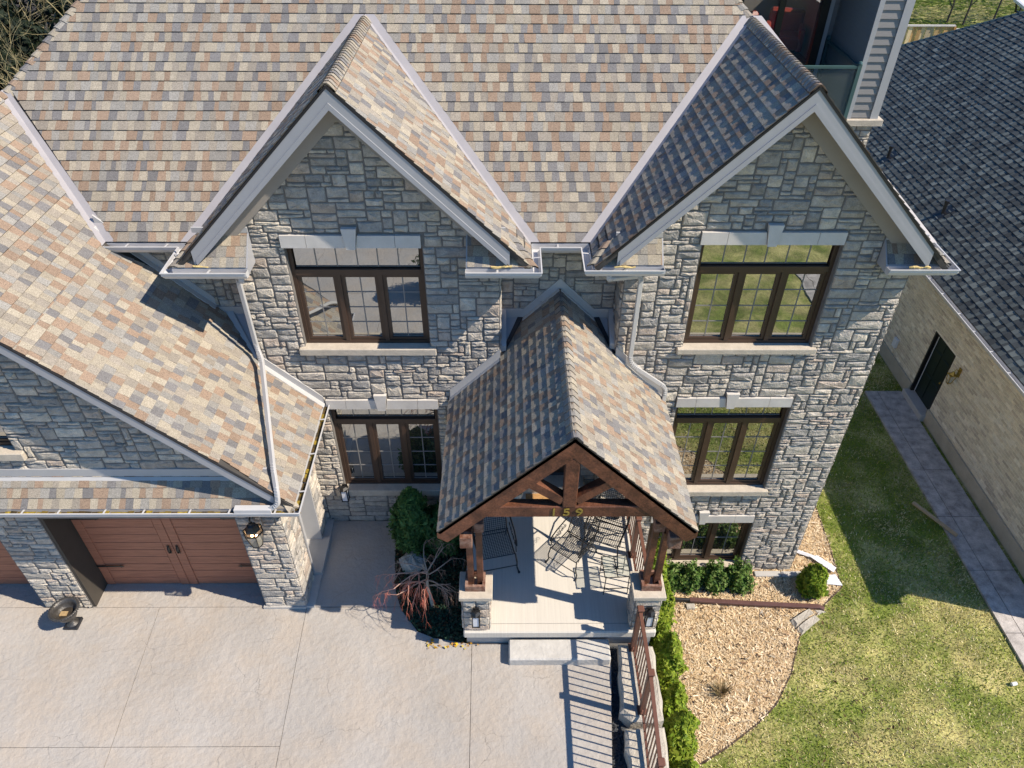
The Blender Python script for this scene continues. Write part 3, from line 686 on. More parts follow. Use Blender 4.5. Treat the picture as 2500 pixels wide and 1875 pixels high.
# gable roofs
def gable_roof(xr, seed, yf=-.36, right=True):
    mb = MB(); z0, z1 = EZ, GZ; hw = z1 - z0; t = .10
    for sgn in (-1, 1):
        mb.prism([(xr, yf, z1 - .014), (xr + sgn * hw, yf, z0 - .014), (xr + sgn * hw, .37, z0 - .014), (xr, 2.93, z1 - .014)][::sgn], (-sgn * .05, 0, -.05))
    gr = mb.build('gable_roof', M['deck'], H)
    vm = hw * S2
    poly = [(yf, 0), (.37 - .10, 0), (2.93 - .12, vm), (yf, vm)]
    shingles(K, gr, (xr + hw, 0, z0), (0, 1, 0), (-1, 0, 1), (1, 0, 1), poly, seed)
    poly = [(-yf, 0), (-.37 + .10, 0), (-2.93 + .12, vm), (-yf, vm)]
    shingles(K, gr, (xr - hw, 0, z0), (0, -1, 0), (1, 0, 1), (-1, 0, 1), poly, seed + 1)
    ridge_caps(K, gr, (xr, yf, z1 - .004), (xr, 2.93, z1 - .004), (1, 0, -1), (-1, 0, -1), e=.105, hw=.16)
    # valley strips: a V of metal on the main slope and the gable slope
    for s in (-1, 1):
        a = Vector((xr + s * hw, .37, z0)); b = Vector((xr, 2.93, z1)); nm = Vector((0, -1, 1)).normalized(); ng = Vector((s, 0, 1)).normalized()
        v = MB()
        def strip(d0, d1, n, w0, w1): v.add([a + n * .012, b + n * .012, b + n * .012 + d1 * w1, a + n * .012 + d0 * w0], [(0, 1, 2, 3)])
        strip(Vector((s, 0, 0)), Vector((s, 0, 0)), nm, .15, .15)
        dg = Vector((0, -1, 0)); strip(dg, dg, ng, .11, .13)
        v.build('valley_flashing', M['valley'], gr)
        # dark shingle edge, rake fascia, frieze, soffit
        f = MB(); zf = z1 - .022; dd = Vector((s, 0, -1)) / S2
        L_out = 2.27
        def band(y0, y1, top, bot, l0, l1, m, name):
            m_ = MB(); p0 = (xr, y0, z1 - top); 
            q = [(xr + s * l0, y0, z1 - top - l0), (xr + s * l1, y0, z1 - top - l1), (xr + s * l1, y0, z1 - bot - l1), (xr + s * l0, y0, z1 - bot - l0)]
            m_.prism(q if s < 0 else q[::-1], (0, y1 - y0, 0)); return m_.build(name, M[m], gr)
        band(yf - .012, yf + .02, .014, .055, 0, L_out + .1, 'darkmetal', 'drip_edge')
        band(yf - .005, yf + .02, .056, .285, 0, L_out - .02, 'fascia', 'fascia')
        band(yf - .02, yf - .006, .225, .315, 0, L_out - .06, 'fascia', 'fascia')
        band(yf + .022, -.001, .262, .285, 0, L_out - .02, 'soffit', 'soffit')
        band(-.05, -.002, .286, .56, 0, L_out - .1, 'soffit', 'frieze')
        fx = xr + s * (L_out - .02)
        fo = MB()
        fo.tube([(fx - s * (k * .05 - .03), yf - .012 + R.uniform(-.006, .006), z1 - .30 - L_out + .02 + R.uniform(-.012, .010)) for k in range(7)], [R.uniform(.010, .022) for k in range(7)], 5)
        fo.build('foam_bead', M['foam'], gr)
    return gr
grL = gable_roof(XL, 31); grR = gable_roof(XR, 33)

# cornice return roofs at the gable feet
def ret(x_in, x_out, yb, seed):
    s = 1 if x_out > x_in else -1; y0 = yb; h = -y0 - .002
    A = [(x_in, y0, EZ), (x_out, y0, EZ), (x_out - s * h, -.002, EZ + h), (x_in, -.002, EZ + h)]
    m_ = MB(); m_.prism([(x, y, z - .012) for x, y, z in (A if s > 0 else A[::-1])], (0, 0, -.05))
    m_.prism([(x_in, y0, EZ - .12), (x_in, -.002, EZ - .12), (x_in, -.002, EZ + h - .005), (x_in, y0, EZ - .005)][::s], (-s * .02, 0, 0))
    m_.prism([(x_in, y0, EZ - .125), (x_out, y0, EZ - .125), (x_out, -.002, EZ - .125), (x_in, -.002, EZ - .125)], (0, 0, .02))
    m_.prism([(x_in, y0, EZ - .12), (x_out, y0, EZ - .12), (x_out, y0, EZ - .02), (x_in, y0, EZ - .02)], (0, .02, 0))
    r_ = m_.build('return_roof', M['fascia'], H)
    lo, hi = min(x_in, x_out), max(x_in, x_out)
    poly = [(lo, 0), (hi, 0), (hi - (h if s > 0 else 0), h * S2), (lo + (h if s < 0 else 0), h * S2)]
    shingles(K, r_, (0, y0, EZ), (1, 0, 0), VM, NM, poly, seed, tb=.005, rs=.004)
    ridge_caps(K, r_, (x_out - s * .01, y0 + .01, EZ + .005), (x_out - s * (h - .02), -.02, EZ + h - .02), (-s, 0, -.3), (s, .4, -.6), e=.14, hw=.12)
    # side plane down to the bay's side eave
    MB().prism([(x_out, y0, EZ - .012), (x_out, .37, EZ - .012), (x_out - s * .3, .37, EZ + .288), (x_out - s * .3, y0 + .3, EZ + .288)][::-s], (0, 0, -.03)).build('return_roof', M['deck'], H)
    return r_
ret(-3.72, -4.77, -.38, 41); ret(-.55, .39, -.36, 42); ret(2.27, 1.27, -.30, 43); ret(5.56, 6.43, -.27, 44)
# flashing where a return meets the stone
for a_, b_, z_ in ((-4.5, -3.70, .37), (-.56, .0, .37), (1.6, 2.28, .30), (5.55, 6.15, .27)):
    MB().box(a_, -.03, EZ + z_, b_, -.001, EZ + z_ + .08).build('wall_flashing', M['alu'], H)
# fascia boards behind the eave gutters
fb = MB()
for x0, x1 in ((-6.03, -4.78), (.40, 1.26)): fb.box(x0, .372, EZ - .16, x1, .392, EZ - .015); fb.box(x0, .393, EZ - .16, x1, REC, EZ - .14)
for x, s in ((.39, -1), (1.27, 1), (-4.77, 1)): fb.box(min(x, x + s * .02), -.35, EZ - .16, max(x, x + s * .02), .371, EZ - .016); fb.box(min(x, x + s * .5), -.33, EZ - .158, max(x, x + s * .5), .371, EZ - .14)
fb.box(6.41, -.27, EZ - .16, 6.43, 4.2, EZ - .016)
fb.build('eave_fascia', M['fascia'], H)
gutter(H, [(-.57, -.362), (.392, -.362), (.392, .370), (1.268, .370), (1.268, -.302), (2.29, -.302)], EZ - .012, side=-1)
gutter(H, [(-3.70, -.382), (-4.772, -.382), (-4.772, .370), (-6.02, .370)], EZ - .012, side=1)
gutter(H, [(5.55, -.272), (6.432, -.272), (6.432, 4.2)], EZ - .012, side=-1)

# garage wing --------------------------------------------------------------------------------
GE, GZE = -3.14, 3.11; GRX = -7.72; GRZ = GZE + (GE - GRX); YG = -1.985
gm = MB()
gm.prism([(GE, -2.34, GZE - .014), (GE, 0, GZE - .014), (-4.06, 0, GZE + .92 - .014), (-4.06, REC, GZE + .92 - .014), (-6.26, REC, 6.23 - .014), (GRX, 2.05, GRZ - .014), (GRX, -2.32, GRZ - .014), (-3.38, -2.32, GZE + .24 - .014), (-3.20, -2.34, GZE + .05)], (-.06, 0, -.06))
gm.prism([(GRX, -2.32, GRZ - .014), (GRX, 8, GRZ - .014), (-12.3, 8, GZE), (-12.3, -2.32, GZE)], (0, 0, -.08))
gm = gm.build('garage_roof', M['deck'], H)
def gx(v): return GE - v / S2
c8 = 8 * .158
shingles(K, gm, (GE, 0, GZE), (0, 1, 0), (-1, 0, 1), (1, 0, 1), [(-2.35, 0), (-.07, 0), (-.07, c8), (-2.32, c8), (-2.32, .30)], 51)
vtop = (GRZ - GZE) * S2
yv = lambda x: -5.66 - x
vA = (6.26 - 3.14) * S2
shingles(K, gm, (GE, 0, GZE), (0, 1, 0), (-1, 0, 1), (1, 0, 1), [(-2.32, c8), (REC - .06, c8), (REC - .06, 3.16), (-2.32, 3.16)], 52)
vB = (6.03 - 3.14) * S2
for k_, pl_ in enumerate(([(-2.32, 3.16), (REC - .06, 3.16), (.24, vB), (-2.32, vB)], [(-2.32, vB), (.24, vB), (yv(GRX) - .13, vtop), (-2.32, vtop)])):
    shingles(K, gm, (GE, 0, GZE), (0, 1, 0), (-1, 0, 1), (1, 0, 1), pl_, 53 + k_)
ridge_caps(K, gm, (GRX, -2.32, GRZ), (GRX, 2.0, GRZ), (1, 0, -1), (-1, 0, -1))
# valley metal between garage and main roof
a = Vector((-6.03, .37, EZ)); b = Vector((GRX, 2.05, 7.68)); v = MB(); nm = Vector((0, -1, 1)).normalized(); ng = Vector((1, 0, 1)).normalized()
v.add([a + nm * .012, b + nm * .012, b + nm * .012 + Vector((.10, 0, 0)), a + nm * .012 + Vector((.15, 0, 0))], [(0, 1, 2, 3)])
v.add([a + ng * .012, b + ng * .012, b + ng * .012 + Vector((0, -.14, 0)), a + ng * .012 + Vector((0, -.14, 0))], [(0, 1, 2, 3)]); v.build('valley_flashing', M['valley'], gm)
# step flashings on front wall, side wall and recessed wall
def flash(pts, n_wall, roofn, hw=.17, rw_=.10, parent=H, m='alu'):
    mb = MB(); nw = Vector(n_wall)
    for p, q in zip(pts[:-1], pts[1:]):
        p, q = Vector(p), Vector(q)
        mb.add([p + nw * .035, q + nw * .035, q + nw * .035 + Vector((0, 0, hw)), p + nw * .035 + Vector((0, 0, hw)), p + Vector((0, 0, hw)), q + Vector((0, 0, hw))], [(0, 1, 2, 3), (3, 2, 5, 4)])
        rn = Vector(roofn); t = (q - p).normalized(); out = t.cross(rn).normalized()
        if out.dot(nw) < 0: out = -out
        mb.add([p + rn * .022, q + rn * .022, q + rn * .020 + out * (rw_ + .03), p + rn * .020 + out * (rw_ + .03), p + rn * .01 + out * (rw_ + .034), q + rn * .01 + out * (rw_ + .034)], [(0, 1, 2, 3), (3, 2, 5, 4)])
    return mb.build('step_flashing', M[m], parent)
ngv = tuple(Vector((1, 0, 1)).normalized())
zg = lambda x: GZE + (GE - x)
flash([(-4.05, 0, zg(-4.05)), (-3.12, 0, zg(-3.12))], Fy, ngv)
flash([(-6.2, REC, zg(-6.2)), (-4.74, REC, zg(-4.74))], Fy, ngv)
zc = 4.56
MB().prism([(-4.75, REC - .001, zc + .14), (-4.07, REC - .001, zc + .14), (-4.07, REC - .001, zc), (-4.75, REC - .001, zc)], (0, -.035, 0)).build('step_flashing', M['alu'], H)
cr = MB(); cr.add([(-4.62, REC, zc + .03), (-4.062, REC, zc + .03), (-4.062, .0, zg(-4.06) + .03)], [(0, 1, 2)][::1]); cr.build('cricket_roof', M['fascia'], H)
MB().prism([(-4.62, REC - .03, zc + .04), (-4.50, REC - .03, zc + .045), (-4.06, -.0, 4.075), (-4.12, -.02, 4.06)], (0, 0, .012)).build('valley_flashing', M['alu'], H)
# pent roof above the doors
pe = MB(); pe.prism([(-13, -2.35, GZE - .05), (GE, -2.35, GZE - .05), (GE - .36, YG, GZE + .315), (-13, YG, GZE + .315)], (0, .04, -.05)); pe = pe.build('pent_roof', M['deck'], H)
shingles(K, pe, (0, -2.35, GZE - .038), (1, 0, 0), VM, NM, [(-13, 0), (GE, 0), (GE - .355, .36 * S2), (-13, .36 * S2)], 55)
ridge_caps(K, pe, (GE, -2.35, GZE - .03), (GE - .22, -2.13, GZE + .19), (1, .3, -.6), (-.3, -1, -.6), e=.15, hw=.12)
flash([(-13, YG, GZE + .31), (-3.52, YG, GZE + .31)], Fy, tuple(Vector(NM).normalized()), .15, .06)
# garage front gable wall, pillars, lintel, side wall
GW = (-9.0, 3.93, -7.06, 5.3)
gw = MB()
gtop = lambda x: zg(x) - .2
gw.prism([(-6.9, YG, 3.2), (-3.55, YG, 3.2), (-3.55, YG, gtop(-3.55)), (-6.9, YG, gtop(-6.9))], (0, .25, 0)); gw.prism([(-12, YG, 3.2), (-6.9, YG, 3.2), (-6.9, YG, 3.93), (-12, YG, 3.93)], (0, .25, 0))
gw.prism([(-7.06, YG, 3.93), (-6.9, YG, 3.93), (-6.9, YG, gtop(-6.9)), (-7.06, YG, gtop(-7.06))], (0, .25, 0)); gw.prism([(-9.0, YG, 5.3), (-7.06, YG, 5.3), (-7.06, YG, gtop(-7.06)), (GRX, YG, gtop(GRX)), (-9.0, YG, gtop(GRX) - 1.3)], (0, .25, 0))
gw = gw.build('garage_wall', M['mortar'], H)
stones(KS, gw, (0, YG, 0), (1, 0, 0), Fy, -9.0, -3.55, 3.55, GRZ - .2, [GW, (-9.0, 3.78, -6.93, 3.93)], [(1, 1, GZE + GE - .18)], 18, proud=(.015, .025))
window(H, GW[0], GW[2], GW[1], GW[3], None, nsash=3, sill=(-9.1, -6.93, 3.80, 3.935), y=YG)
for name, y0, top, bot, m in (('drip_edge', -2.334, .012, .05, 'darkmetal'), ('fascia', -2.326, .051, .24, 'fascia')):
    q = [(-3.40, y0, zg(-3.40) - top), (GRX, y0, GRZ - top), (GRX, y0, GRZ - bot), (-3.40, y0, zg(-3.40) - bot)]
    MB().prism(q[::-1], (0, .02, 0)).build(name, M[m], gm)
MB().prism([(-3.45, -2.304, zg(-3.45) - .22), (GRX, -2.304, GRZ - .22), (GRX, YG - .001, GRZ - .22), (-3.45, YG - .001, zg(-3.45) - .22)], (0, 0, .02)).build('soffit', M['soffit'], gm)
pil = MB().box(-4.27, YG, -.1, -3.55, -1.40, 3.2).box(-8.18, YG, -.1, -7.345, -1.40, 3.2).box(-13, YG, 2.42, -4.27, -1.42, 3.2).build('garage_pillar', M['mortar'], H)
stones(KS, pil, (0, YG, 0), (1, 0, 0), Fy, -4.27, -3.545, .02, 3.02, (), (), 61); stones(KS, pil, (0, YG, 0), (1, 0, 0), Fy, -8.18, -7.345, .02, 3.02, (), (), 62)
gs = MB(); gs.box(-3.80, -1.40, -.1, -3.55, -1.32, 3.2).box(-3.80, -.52, -.1, -3.55, -.001, 3.2).box(-3.80, -1.32, 2.20, -3.55, -.52, 3.2)
gs = gs.build('garage_side_wall', M['mortar'], H)
stones(KS, gs, (-3.55, 0, 0), (0, 1, 0), (1, 0, 0), YG, -.01, .02, 2.95, [(-1.34, 0, -.50, 2.22)], (), 63)
MB().box(-3.552, YG - .03, -.02, -3.40, -.03, .05).box(-4.30, YG - .05, -.02, -3.551, YG - .001, .05).build('plinth', M['plain'], H)
sd = MB().box(-3.88, -1.32, .10, -3.82, -.52, 2.20).build('side_door', M['trim'], H)
MB().box(-3.82, -1.32, .10, -3.53, -1.28, 2.2).box(-3.82, -.56, .10, -3.53, -.52, 2.2).box(-3.82, -1.28, 2.16, -3.53, -.56, 2.2).build('door_frame', M['alu'], sd)
for z0_, z1_ in ((.28, .85), (.98, 1.98)): MB().bev(-3.826, -1.16, z0_, -3.812, -.68, z1_, .006).build('panel', M['trim'], sd)
MB().ball((-3.79, -.66, 1.0), .03, 8).build('knob', M['brass'], sd)
MB().box(-3.88, -1.33, .0, -3.39, -.51, .10).build('threshold', M['plain'], sd)
# fascia / soffit under garage eave
MB().box(-3.16, -2.33, GZE - .16, -3.142, -.02, GZE - .02).box(-13, -2.348, GZE - .16, -3.161, -2.33, GZE - .07).box(-13, -2.329, GZE - .16, -3.161, YG - .001, GZE - .14).box(-3.55, YG, GZE - .16, -3.161, -.02, GZE - .141).build('eave_fascia', M['fascia'], H)
DEB = [(.24, .17, .02), (.16, .11, .02), (.32, .23, .03), (.10, .065, .02), (.07, .05, .02)]
gutter(H, [(-3.14, -.04), (-3.14, -2.352), (-13, -2.352)], GZE - .02, side=1, w=.095, hang=.58, debris=DEB)

# garage doors
def garage_door(x0, x1):
    y = -1.49; z1 = 2.42
    d = MB().box(x0, y, 0, x1, y + .05, z1).build('garage_door', M['door'], H)
    nsec = 4; hs = z1 / nsec; half = (x1 - x0) / 2
    for i in range(nsec):
        for k in range(2):
            a, b = x0 + half * k + .17, x0 + half * (k + 1) - .17
            for j in range(3):
                zz0 = i * hs + .010 + j * (hs - .012) / 3; zz1 = i * hs + j * (hs - .012) / 3 + (hs - .012) / 3
                MB().bev(a, y - .006, zz0 + .001, b, y - .0005, zz1, .002).build('board', M['door'], d)
    for i in range(nsec):
        for a, b in ((x0 + .01, x0 + .155), (x0 + half - .155, x0 + half - .006), (x0 + half + .006, x0 + half + .155), (x1 - .155, x1 - .01)):
            MB().bev(a, y - .016, i * hs + .004, b, y - .0005, (i + 1) * hs - .003, .003).build('stile', M['door'], d)
    for s in (-1, 1):
        xh = (x0 + x1) / 2 + s * .075
        hd = MB(); hd.box(xh - .022, y - .036, .93, xh + .022, y - .029, 1.14)
        hd.tube([(xh, y - .036, .96), (xh, y - .075, .99), (xh, y - .08, 1.04), (xh, y - .075, 1.09), (xh, y - .036, 1.12)], .009, 6); hd.build('handle', M['iron'], d)
    for z in (.56, 1.86):
        for s, xe in ((1, x0 + .01), (-1, x1 - .01)):
            h_ = MB(); h_.box(min(xe, xe + s * .42), y - .036, z - .017, max(xe, xe + s * .42), y - .029, z + .017)
            h_.prism([(xe + s * .42, y - .036, z - .035), (xe + s * .49, y - .036, z), (xe + s * .42, y - .036, z + .035)], (0, .006, 0)); h_.build('strap_hinge', M['iron'], d)
    return d
garage_door(-7.29, -4.275); garage_door(-11.2, -8.185)
MB().box(-7.344, YG + .01, 0, -7.291, -1.41, 2.42).build('door_jamb', M['jamb'], H)

# porch ---------------------------------------------------------------------------------------
PX, PZ, PY = .88, 5.05, -2.90; PE = 1.845; PEZ = PZ - PE
pr = MB()
for s in (-1, 1):
    xi = -.09 if s < 0 else 1.80
    q = [(PX, PY, PZ - .014), (PX + s * PE, PY, PEZ - .014), (PX + s * PE, 0, PEZ - .014), (xi, 0, PZ - abs(xi - PX) - .014), (xi, REC, PZ - abs(xi - PX) - .014), (PX, REC, PZ - .014)]
    pr.prism(q if s < 0 else q[::-1], (-s * .035, 0, -.035))
pr = pr.build('porch_roof', M['deck'], H)
vI_l = (PE - (PX + .09)) * S2; vI_r = (PE - (1.80 - PX)) * S2; vP = PE * S2
shingles(K, pr, (PX - PE, 0, PEZ), (0, -1, 0), (1, 0, 1), (-1, 0, 1), [(.08, 0), (-PY, 0), (-PY, c8), (.08, c8)], 71)
shingles(K, pr, (PX - PE, 0, PEZ), (0, -1, 0), (1, 0, 1), (-1, 0, 1), [(-REC + .04, c8), (-PY, c8), (-PY, vP), (-REC + .04, vP)], 72)
shingles(K, pr, (PX + PE, 0, PEZ), (0, 1, 0), (-1, 0, 1), (1, 0, 1), [(PY, 0), (-.08, 0), (-.08, c8), (PY, c8)], 73)
shingles(K, pr, (PX + PE, 0, PEZ), (0, 1, 0), (-1, 0, 1), (1, 0, 1), [(PY, c8), (REC - .04, c8), (REC - .04, vP), (PY, vP)], 74)
ridge_caps(K, pr, (PX, PY, PZ), (PX, REC - .1, PZ), (1, 0, -1), (-1, 0, -1), e=.135, hw=.15)
zp = lambda x: PZ - abs(x - PX)
flash([(PX - PE + .02, 0, zp(PX - PE + .02)), (-.085, 0, zp(-.085))], Fy, tuple(Vector((-1, 0, 1)).normalized()), .19, .07)
flash([(PX + PE - .02, 0, zp(PX + PE - .02)), (1.795, 0, zp(1.795))], Fy, tuple(Vector((1, 0, 1)).normalized()), .19, .07)
zk = 4.46
dk = PZ - zk
flash([(PX - dk, REC, zk), (PX, REC, PZ)], Fy, tuple(Vector((-1, 0, 1)).normalized()), .19, .07)
flash([(PX, REC, PZ), (PX + dk, REC, zk)], Fy, tuple(Vector((1, 0, 1)).normalized()), .19, .07)
for s, xi in ((-1, -.088), (1, 1.798)):
    xs = PX + s * dk
    MB().prism([(xs, REC - .001, zk), (xi, REC - .001, zk), (xi, REC - .001, zk + .20), (xs, REC - .001, zk + .20)][::s], (0, -.035, 0)).build('step_flashing', M['alu'], H)
    c_ = MB(); c_.add([(xs - s * .0, REC - .03, zk + .03), (xi, REC - .03, zk + .03), (xi, 0, zp(xi) + .03)], [(0, 1, 2)]); c_.build('cricket_roof', M['fascia'], H)
    MB().prism([(xi, REC - .04, zk + .03), (xi, .05, zp(xi) + .05), (xi, .05, zp(xi) + .2), (xi, REC - .04, zk + .2)], (-s * .10, 0, 0)).build('step_flashing', M['alu'], H)
    MB().prism([(xs, REC - .04, zk + .03), (xs + s * .09, REC - .04, zk + .035), (xi, -.0, zp(xi) + .045), (xi - s * .05, -.02, zp(xi) + .05)], (0, 0, .008)).build('valley_flashing', M['darkmetal'], H)
# timbers
tm = MB()
for s in (-1, 1):
    q = [(PX, PY, PZ - .02), (PX + s * (PE + .01), PY, PEZ - .03), (PX + s * (PE + .01), PY, PEZ - .13), (PX + s * (PE - .13), PY, PEZ - .23), (PX, PY, PZ - .37)]
    m_ = MB().prism(q if s < 0 else q[::-1], (0, .11, 0)); m_.build('barge_board', M['wood'], H)
    MB().prism([(PX + s * .05, PY + .15, PZ - .07), (PX + s * PE, PY + .15, PEZ - .02 - .055), (PX + s * PE, -.03, PEZ - .075), (PX + s * .05, -.03, PZ - .125)], (0, 0, -.02)).build('porch_ceiling', M['wood'], H)
tie = MB().bev(-.46, PY + .012, 3.52, 2.10, PY + .17, 3.725, .012).build('tie_beam', M['wood'], H)
MB().bev(PX - .10, PY + .004, 3.726, PX + .09, PY + .16, 4.66, .01).build('king_post', M['wood'], H)
MB().beam((PX - .10, PY + .085, 3.83), (PX - .64, PY + .085, 4.245), .13, .15, (0, -1, 0)).build('brace', M['wood'], H)
MB().beam((PX + .09, PY + .085, 3.83), (PX + .60, PY + .085, 4.245), .13, .15, (0, -1, 0)).build('brace', M['wood'], H)
for (x0, x1, z0, z1, yf) in ((-.66, -.50, 2.74, 2.95, -2.78), (-.46, -.335, 2.90, 3.07, -2.62), (2.40, 2.56, 2.72, 2.95, -2.78), (2.20, 2.33, 2.90, 3.07, -2.62)):
    MB().bev(x0, yf, z0, x1, -.05, z1, .008).build('plate_beam', M['wood'], H)
    MB().bev(x0 - .012, yf - .035, z0 - .012, x1 + .012, yf + .10, z1 + .006, .008).build('beam_cap', M['wood_worn'], H)
for x, zt in ((-.555, 2.74), (-.405, 2.90), (2.255, 2.90), (2.425, 2.72)):
    MB().bev(x - .05, -2.545, 1.45, x + .05, -2.445, zt, .006).build('porch_post', M['wood'], H)
for x in (-.485, 2.33):
    fr = MB(); fr.box(x - .16, -2.66, 1.42, x + .16, -2.615, 1.545).box(x - .16, -2.385, 1.42, x + .16, -2.34, 1.545).box(x - .16, -2.615, 1.42, x - .115, -2.385, 1.543).box(x + .115, -2.615, 1.42, x + .16, -2.385, 1.543)
    fr.build('post_base', M['wood_worn'], H)
for x0, x1, sd_ in ((-.697, -.266, 81), (2.08, 2.50, 82)):
    pb = MB().box(x0, -2.735, .45, x1, -2.31, 1.34).build('porch_pier', M['mortar'], H)
    stones(KS, pb, (0, -2.735, 0), (1, 0, 0), Fy, x0, x1, .46, 1.34, (), (), sd_, gz=.074, gu=.072)
    stones(KS, pb, (x0, 0, 0), (0, 1, 0), (-1, 0, 0), -2.74, -2.31, .46, 1.34, (), (), sd_ + 5); stones(KS, pb, (x1, 0, 0), (0, 1, 0), (1, 0, 0), -2.74, -2.31, .46, 1.34, (), (), sd_ + 9)
    cp = MB(); cp.bev(x0 - .05, -2.785, 1.34, x1 + .055, -2.27, 1.42, .01); cp.build('pier_cap', M['rough_cut'], H)
MB().box(-.70, -2.62, .449, 2.51, REC, .4500).bev(-.705, -2.79, .30, 2.515, -2.61, .449, .02).build('porch_floor', M['slab'], H)
MB().box(-.70, -2.62, .30, 2.51, REC, .448).box(-.66, -2.70, -.3, 2.47, REC, .2995).build('porch_base', M['plain'], H)
st = MB()
pts_t = [(.055 + (1.745 - .055) * i / 10, -2.74) for i in range(11)]
st.bev(.05, -3.125, -.02, 1.75, -2.742, .18, .022)
st = st.build('entry_step', mat('precast_step', (.50, .485, .455), .85, .12, 5, .6, 18, fine=.08), None); tag(st, 'low rock faced concrete step below the porch edge', 'step')
# front door in the recess
fd = MB().box(.38, REC + .09, .62, 1.38, REC + .15, 2.75).build('front_door', M['brown'], H)
MB().box(.38, REC - .05, .62, .46, REC + .09, 2.75).box(1.30, REC - .05, .62, 1.38, REC + .09, 2.75).box(.46, REC - .049, 2.66, 1.30, REC + .09, 2.75).build('door_frame', M['brown'], fd)
MB().box(.62, REC + .08, 1.3, 1.14, REC + .092, 2.5).build('door_glass', M['glass'], fd)
MB().bev(.2, .28, .45, 1.56, REC + .02, .63, .015).build('door_step', M['rough_cut'], H)
# house number
def digits():
    cu = bpy.data.curves.new('house_number', 'FONT'); out = []
    for ch, x in (('1', .665), ('5', .84), ('9', 1.015)):
        cu = bpy.data.curves.new('house_number', 'FONT'); cu.body = ch; cu.size = .20; cu.extrude = .006; cu.align_x = 'CENTER'; cu.resolution_u = 3; cu.offset = .0015
        o = bpy.data.objects.new('house_number', cu); COL.objects.link(o); o.location = (x, PY + .003, 3.557); o.rotation_euler = (math.pi / 2, 0, 0); o.scale = (1.15, 1, 1)
        bpy.context.view_layer.update()
        me = bpy.data.meshes.new_from_object(o.evaluated_get(bpy.context.evaluated_depsgraph_get()))
        mw = o.matrix_world.copy(); bpy.data.objects.remove(o)
        me.transform(mw); me.materials.clear(); me.materials.append(M['digit'])
        d = bpy.data.objects.new('house_number', me); COL.objects.link(d); d.parent = tie
digits()

# downspouts
RECT = [(-1, -.7), (1, -.7), (1, .7), (-1, .7)]
def downspout(pts, m='alu', w=.036):
    P_ = [Vector(p) for p in pts]; out = [P_[0]]
    for i in range(1, len(P_) - 1):
        a, b, c = P_[i - 1], P_[i], P_[i + 1]; d1, d2 = (b - a).normalized(), (c - b).normalized(); r_ = min(.09, (b - a).length * .4, (c - b).length * .4)
        for k in range(6):
            t = k / 5; out.append((b - d1 * r_) * (1 - t) ** 2 + b * 2 * t * (1 - t) + (b + d2 * r_) * t ** 2)
    out.append(P_[-1]); mb = MB()
    mb.tube(out, w, 8, prof=[(-1, -.55), (-.8, -.75), (.8, -.75), (1, -.55), (1, .55), (.8, .75), (-.8, .75), (-1, .55)])
    for i in range(1, len(P_) - 1):     # crimped elbows
        a, b, c = P_[i - 1], P_[i], P_[i + 1]; d1, d2 = (b - a).normalized(), (c - b).normalized()
        for k in range(4):
            t = .15 + k * .23; q = (b - d1 * .09) * (1 - t) ** 2 + b * 2 * t * (1 - t) + (b + d2 * .09) * t ** 2; dd = (d1 * (1 - t) + d2 * t).normalized()
            mb.tube([q - dd * .006, q + dd * .006], w * 1.1, 8)
    return mb.build('downspout', M[m], H)
downspout([(-3.80, -.44, EZ - .12), (-3.80, -.44, EZ - .20), (-3.99, -.10, EZ - .34), (-3.99, -.09, 4.36), (-3.91, -.22, 4.22), (-3.42, -2.02, 3.58), (-3.33, -2.32, 3.40), (-3.33, -2.40, 3.22), (-3.45, -2.41, 3.14)])
MB().beam((-3.44, -2.41, 3.125), (-3.98, -2.41, 3.125), .10, .075).build('downspout', M['gutter'], H)
downspout([(1.50, -.37, EZ - .12), (1.50, -.37, EZ - .19), (2.03, -.10, EZ - .30), (2.03, -.09, 4.10), (2.10, -.10, 3.98), (2.66, -.10, 3.55), (2.70, -.10, 3.45), (2.68, -.12, 3.12)])

# loft at the right rear
TY = 4.5
tw = MB().box(6.55, TY, 6.4, 7.08, 6.4, 9.0).box(4.3, 6.2, 6.2, 4.55, 6.45, 9.0).box(6.25, 6.2, 6.2, 6.549, 6.45, 9.0).box(4.55, 6.2, 8.62, 6.25, 6.45, 9.0).build('loft_wall', M['siding'], H)
for i in range(17):
    z = 6.42 + i * .145
    MB().prism([(6.63, TY - .001, z), (6.99, TY - .001, z), (6.99, TY - .004, z + .144), (6.63, TY - .004, z + .144)], (0, -.0, 0)).v
    m_ = MB(); m_.add([(6.60, TY - .030, z), (7.02, TY - .030, z), (7.02, TY - .006, z + .15), (6.60, TY - .006, z + .15), (6.60, TY - .001, z), (7.02, TY - .001, z)], [(0, 1, 2, 3), (4, 5, 1, 0)]); m_.build('siding_board', M['siding'], tw)
    m_ = MB(); m_.add([(6.524, 6.2, z), (6.524, TY, z), (6.545, TY, z + .15), (6.545, 6.2, z + .15), (6.549, 6.2, z), (6.549, TY, z)], [(0, 1, 2, 3), (4, 5, 1, 0)]); m_.build('siding_board', M['siding'], tw)
MB().box(6.97, TY - .045, 6.4, 7.12, TY - .001, 9.0).box(7.081, TY, 6.4, 7.122, TY + .12, 9.0).box(6.51, TY - .045, 6.4, 6.60, TY - .0305, 9.0).build('corner_board', M['trim'], tw)
MB().bev(5.9, TY - .10, 6.28, 7.22, TY + 2, 6.40, .012).build('loft_ledge', M['rough_cut'], H)
lb = MB().box(6.115, TY + .02, 2, 7.10, TY + 2, 6.28).build('loft_base_wall', M['mortar'], H)
stones(KS, lb, (0, TY + .02, 0), (1, 0, 0), Fy, 6.13, 7.10, 4.8, 6.27, (), (), 91)
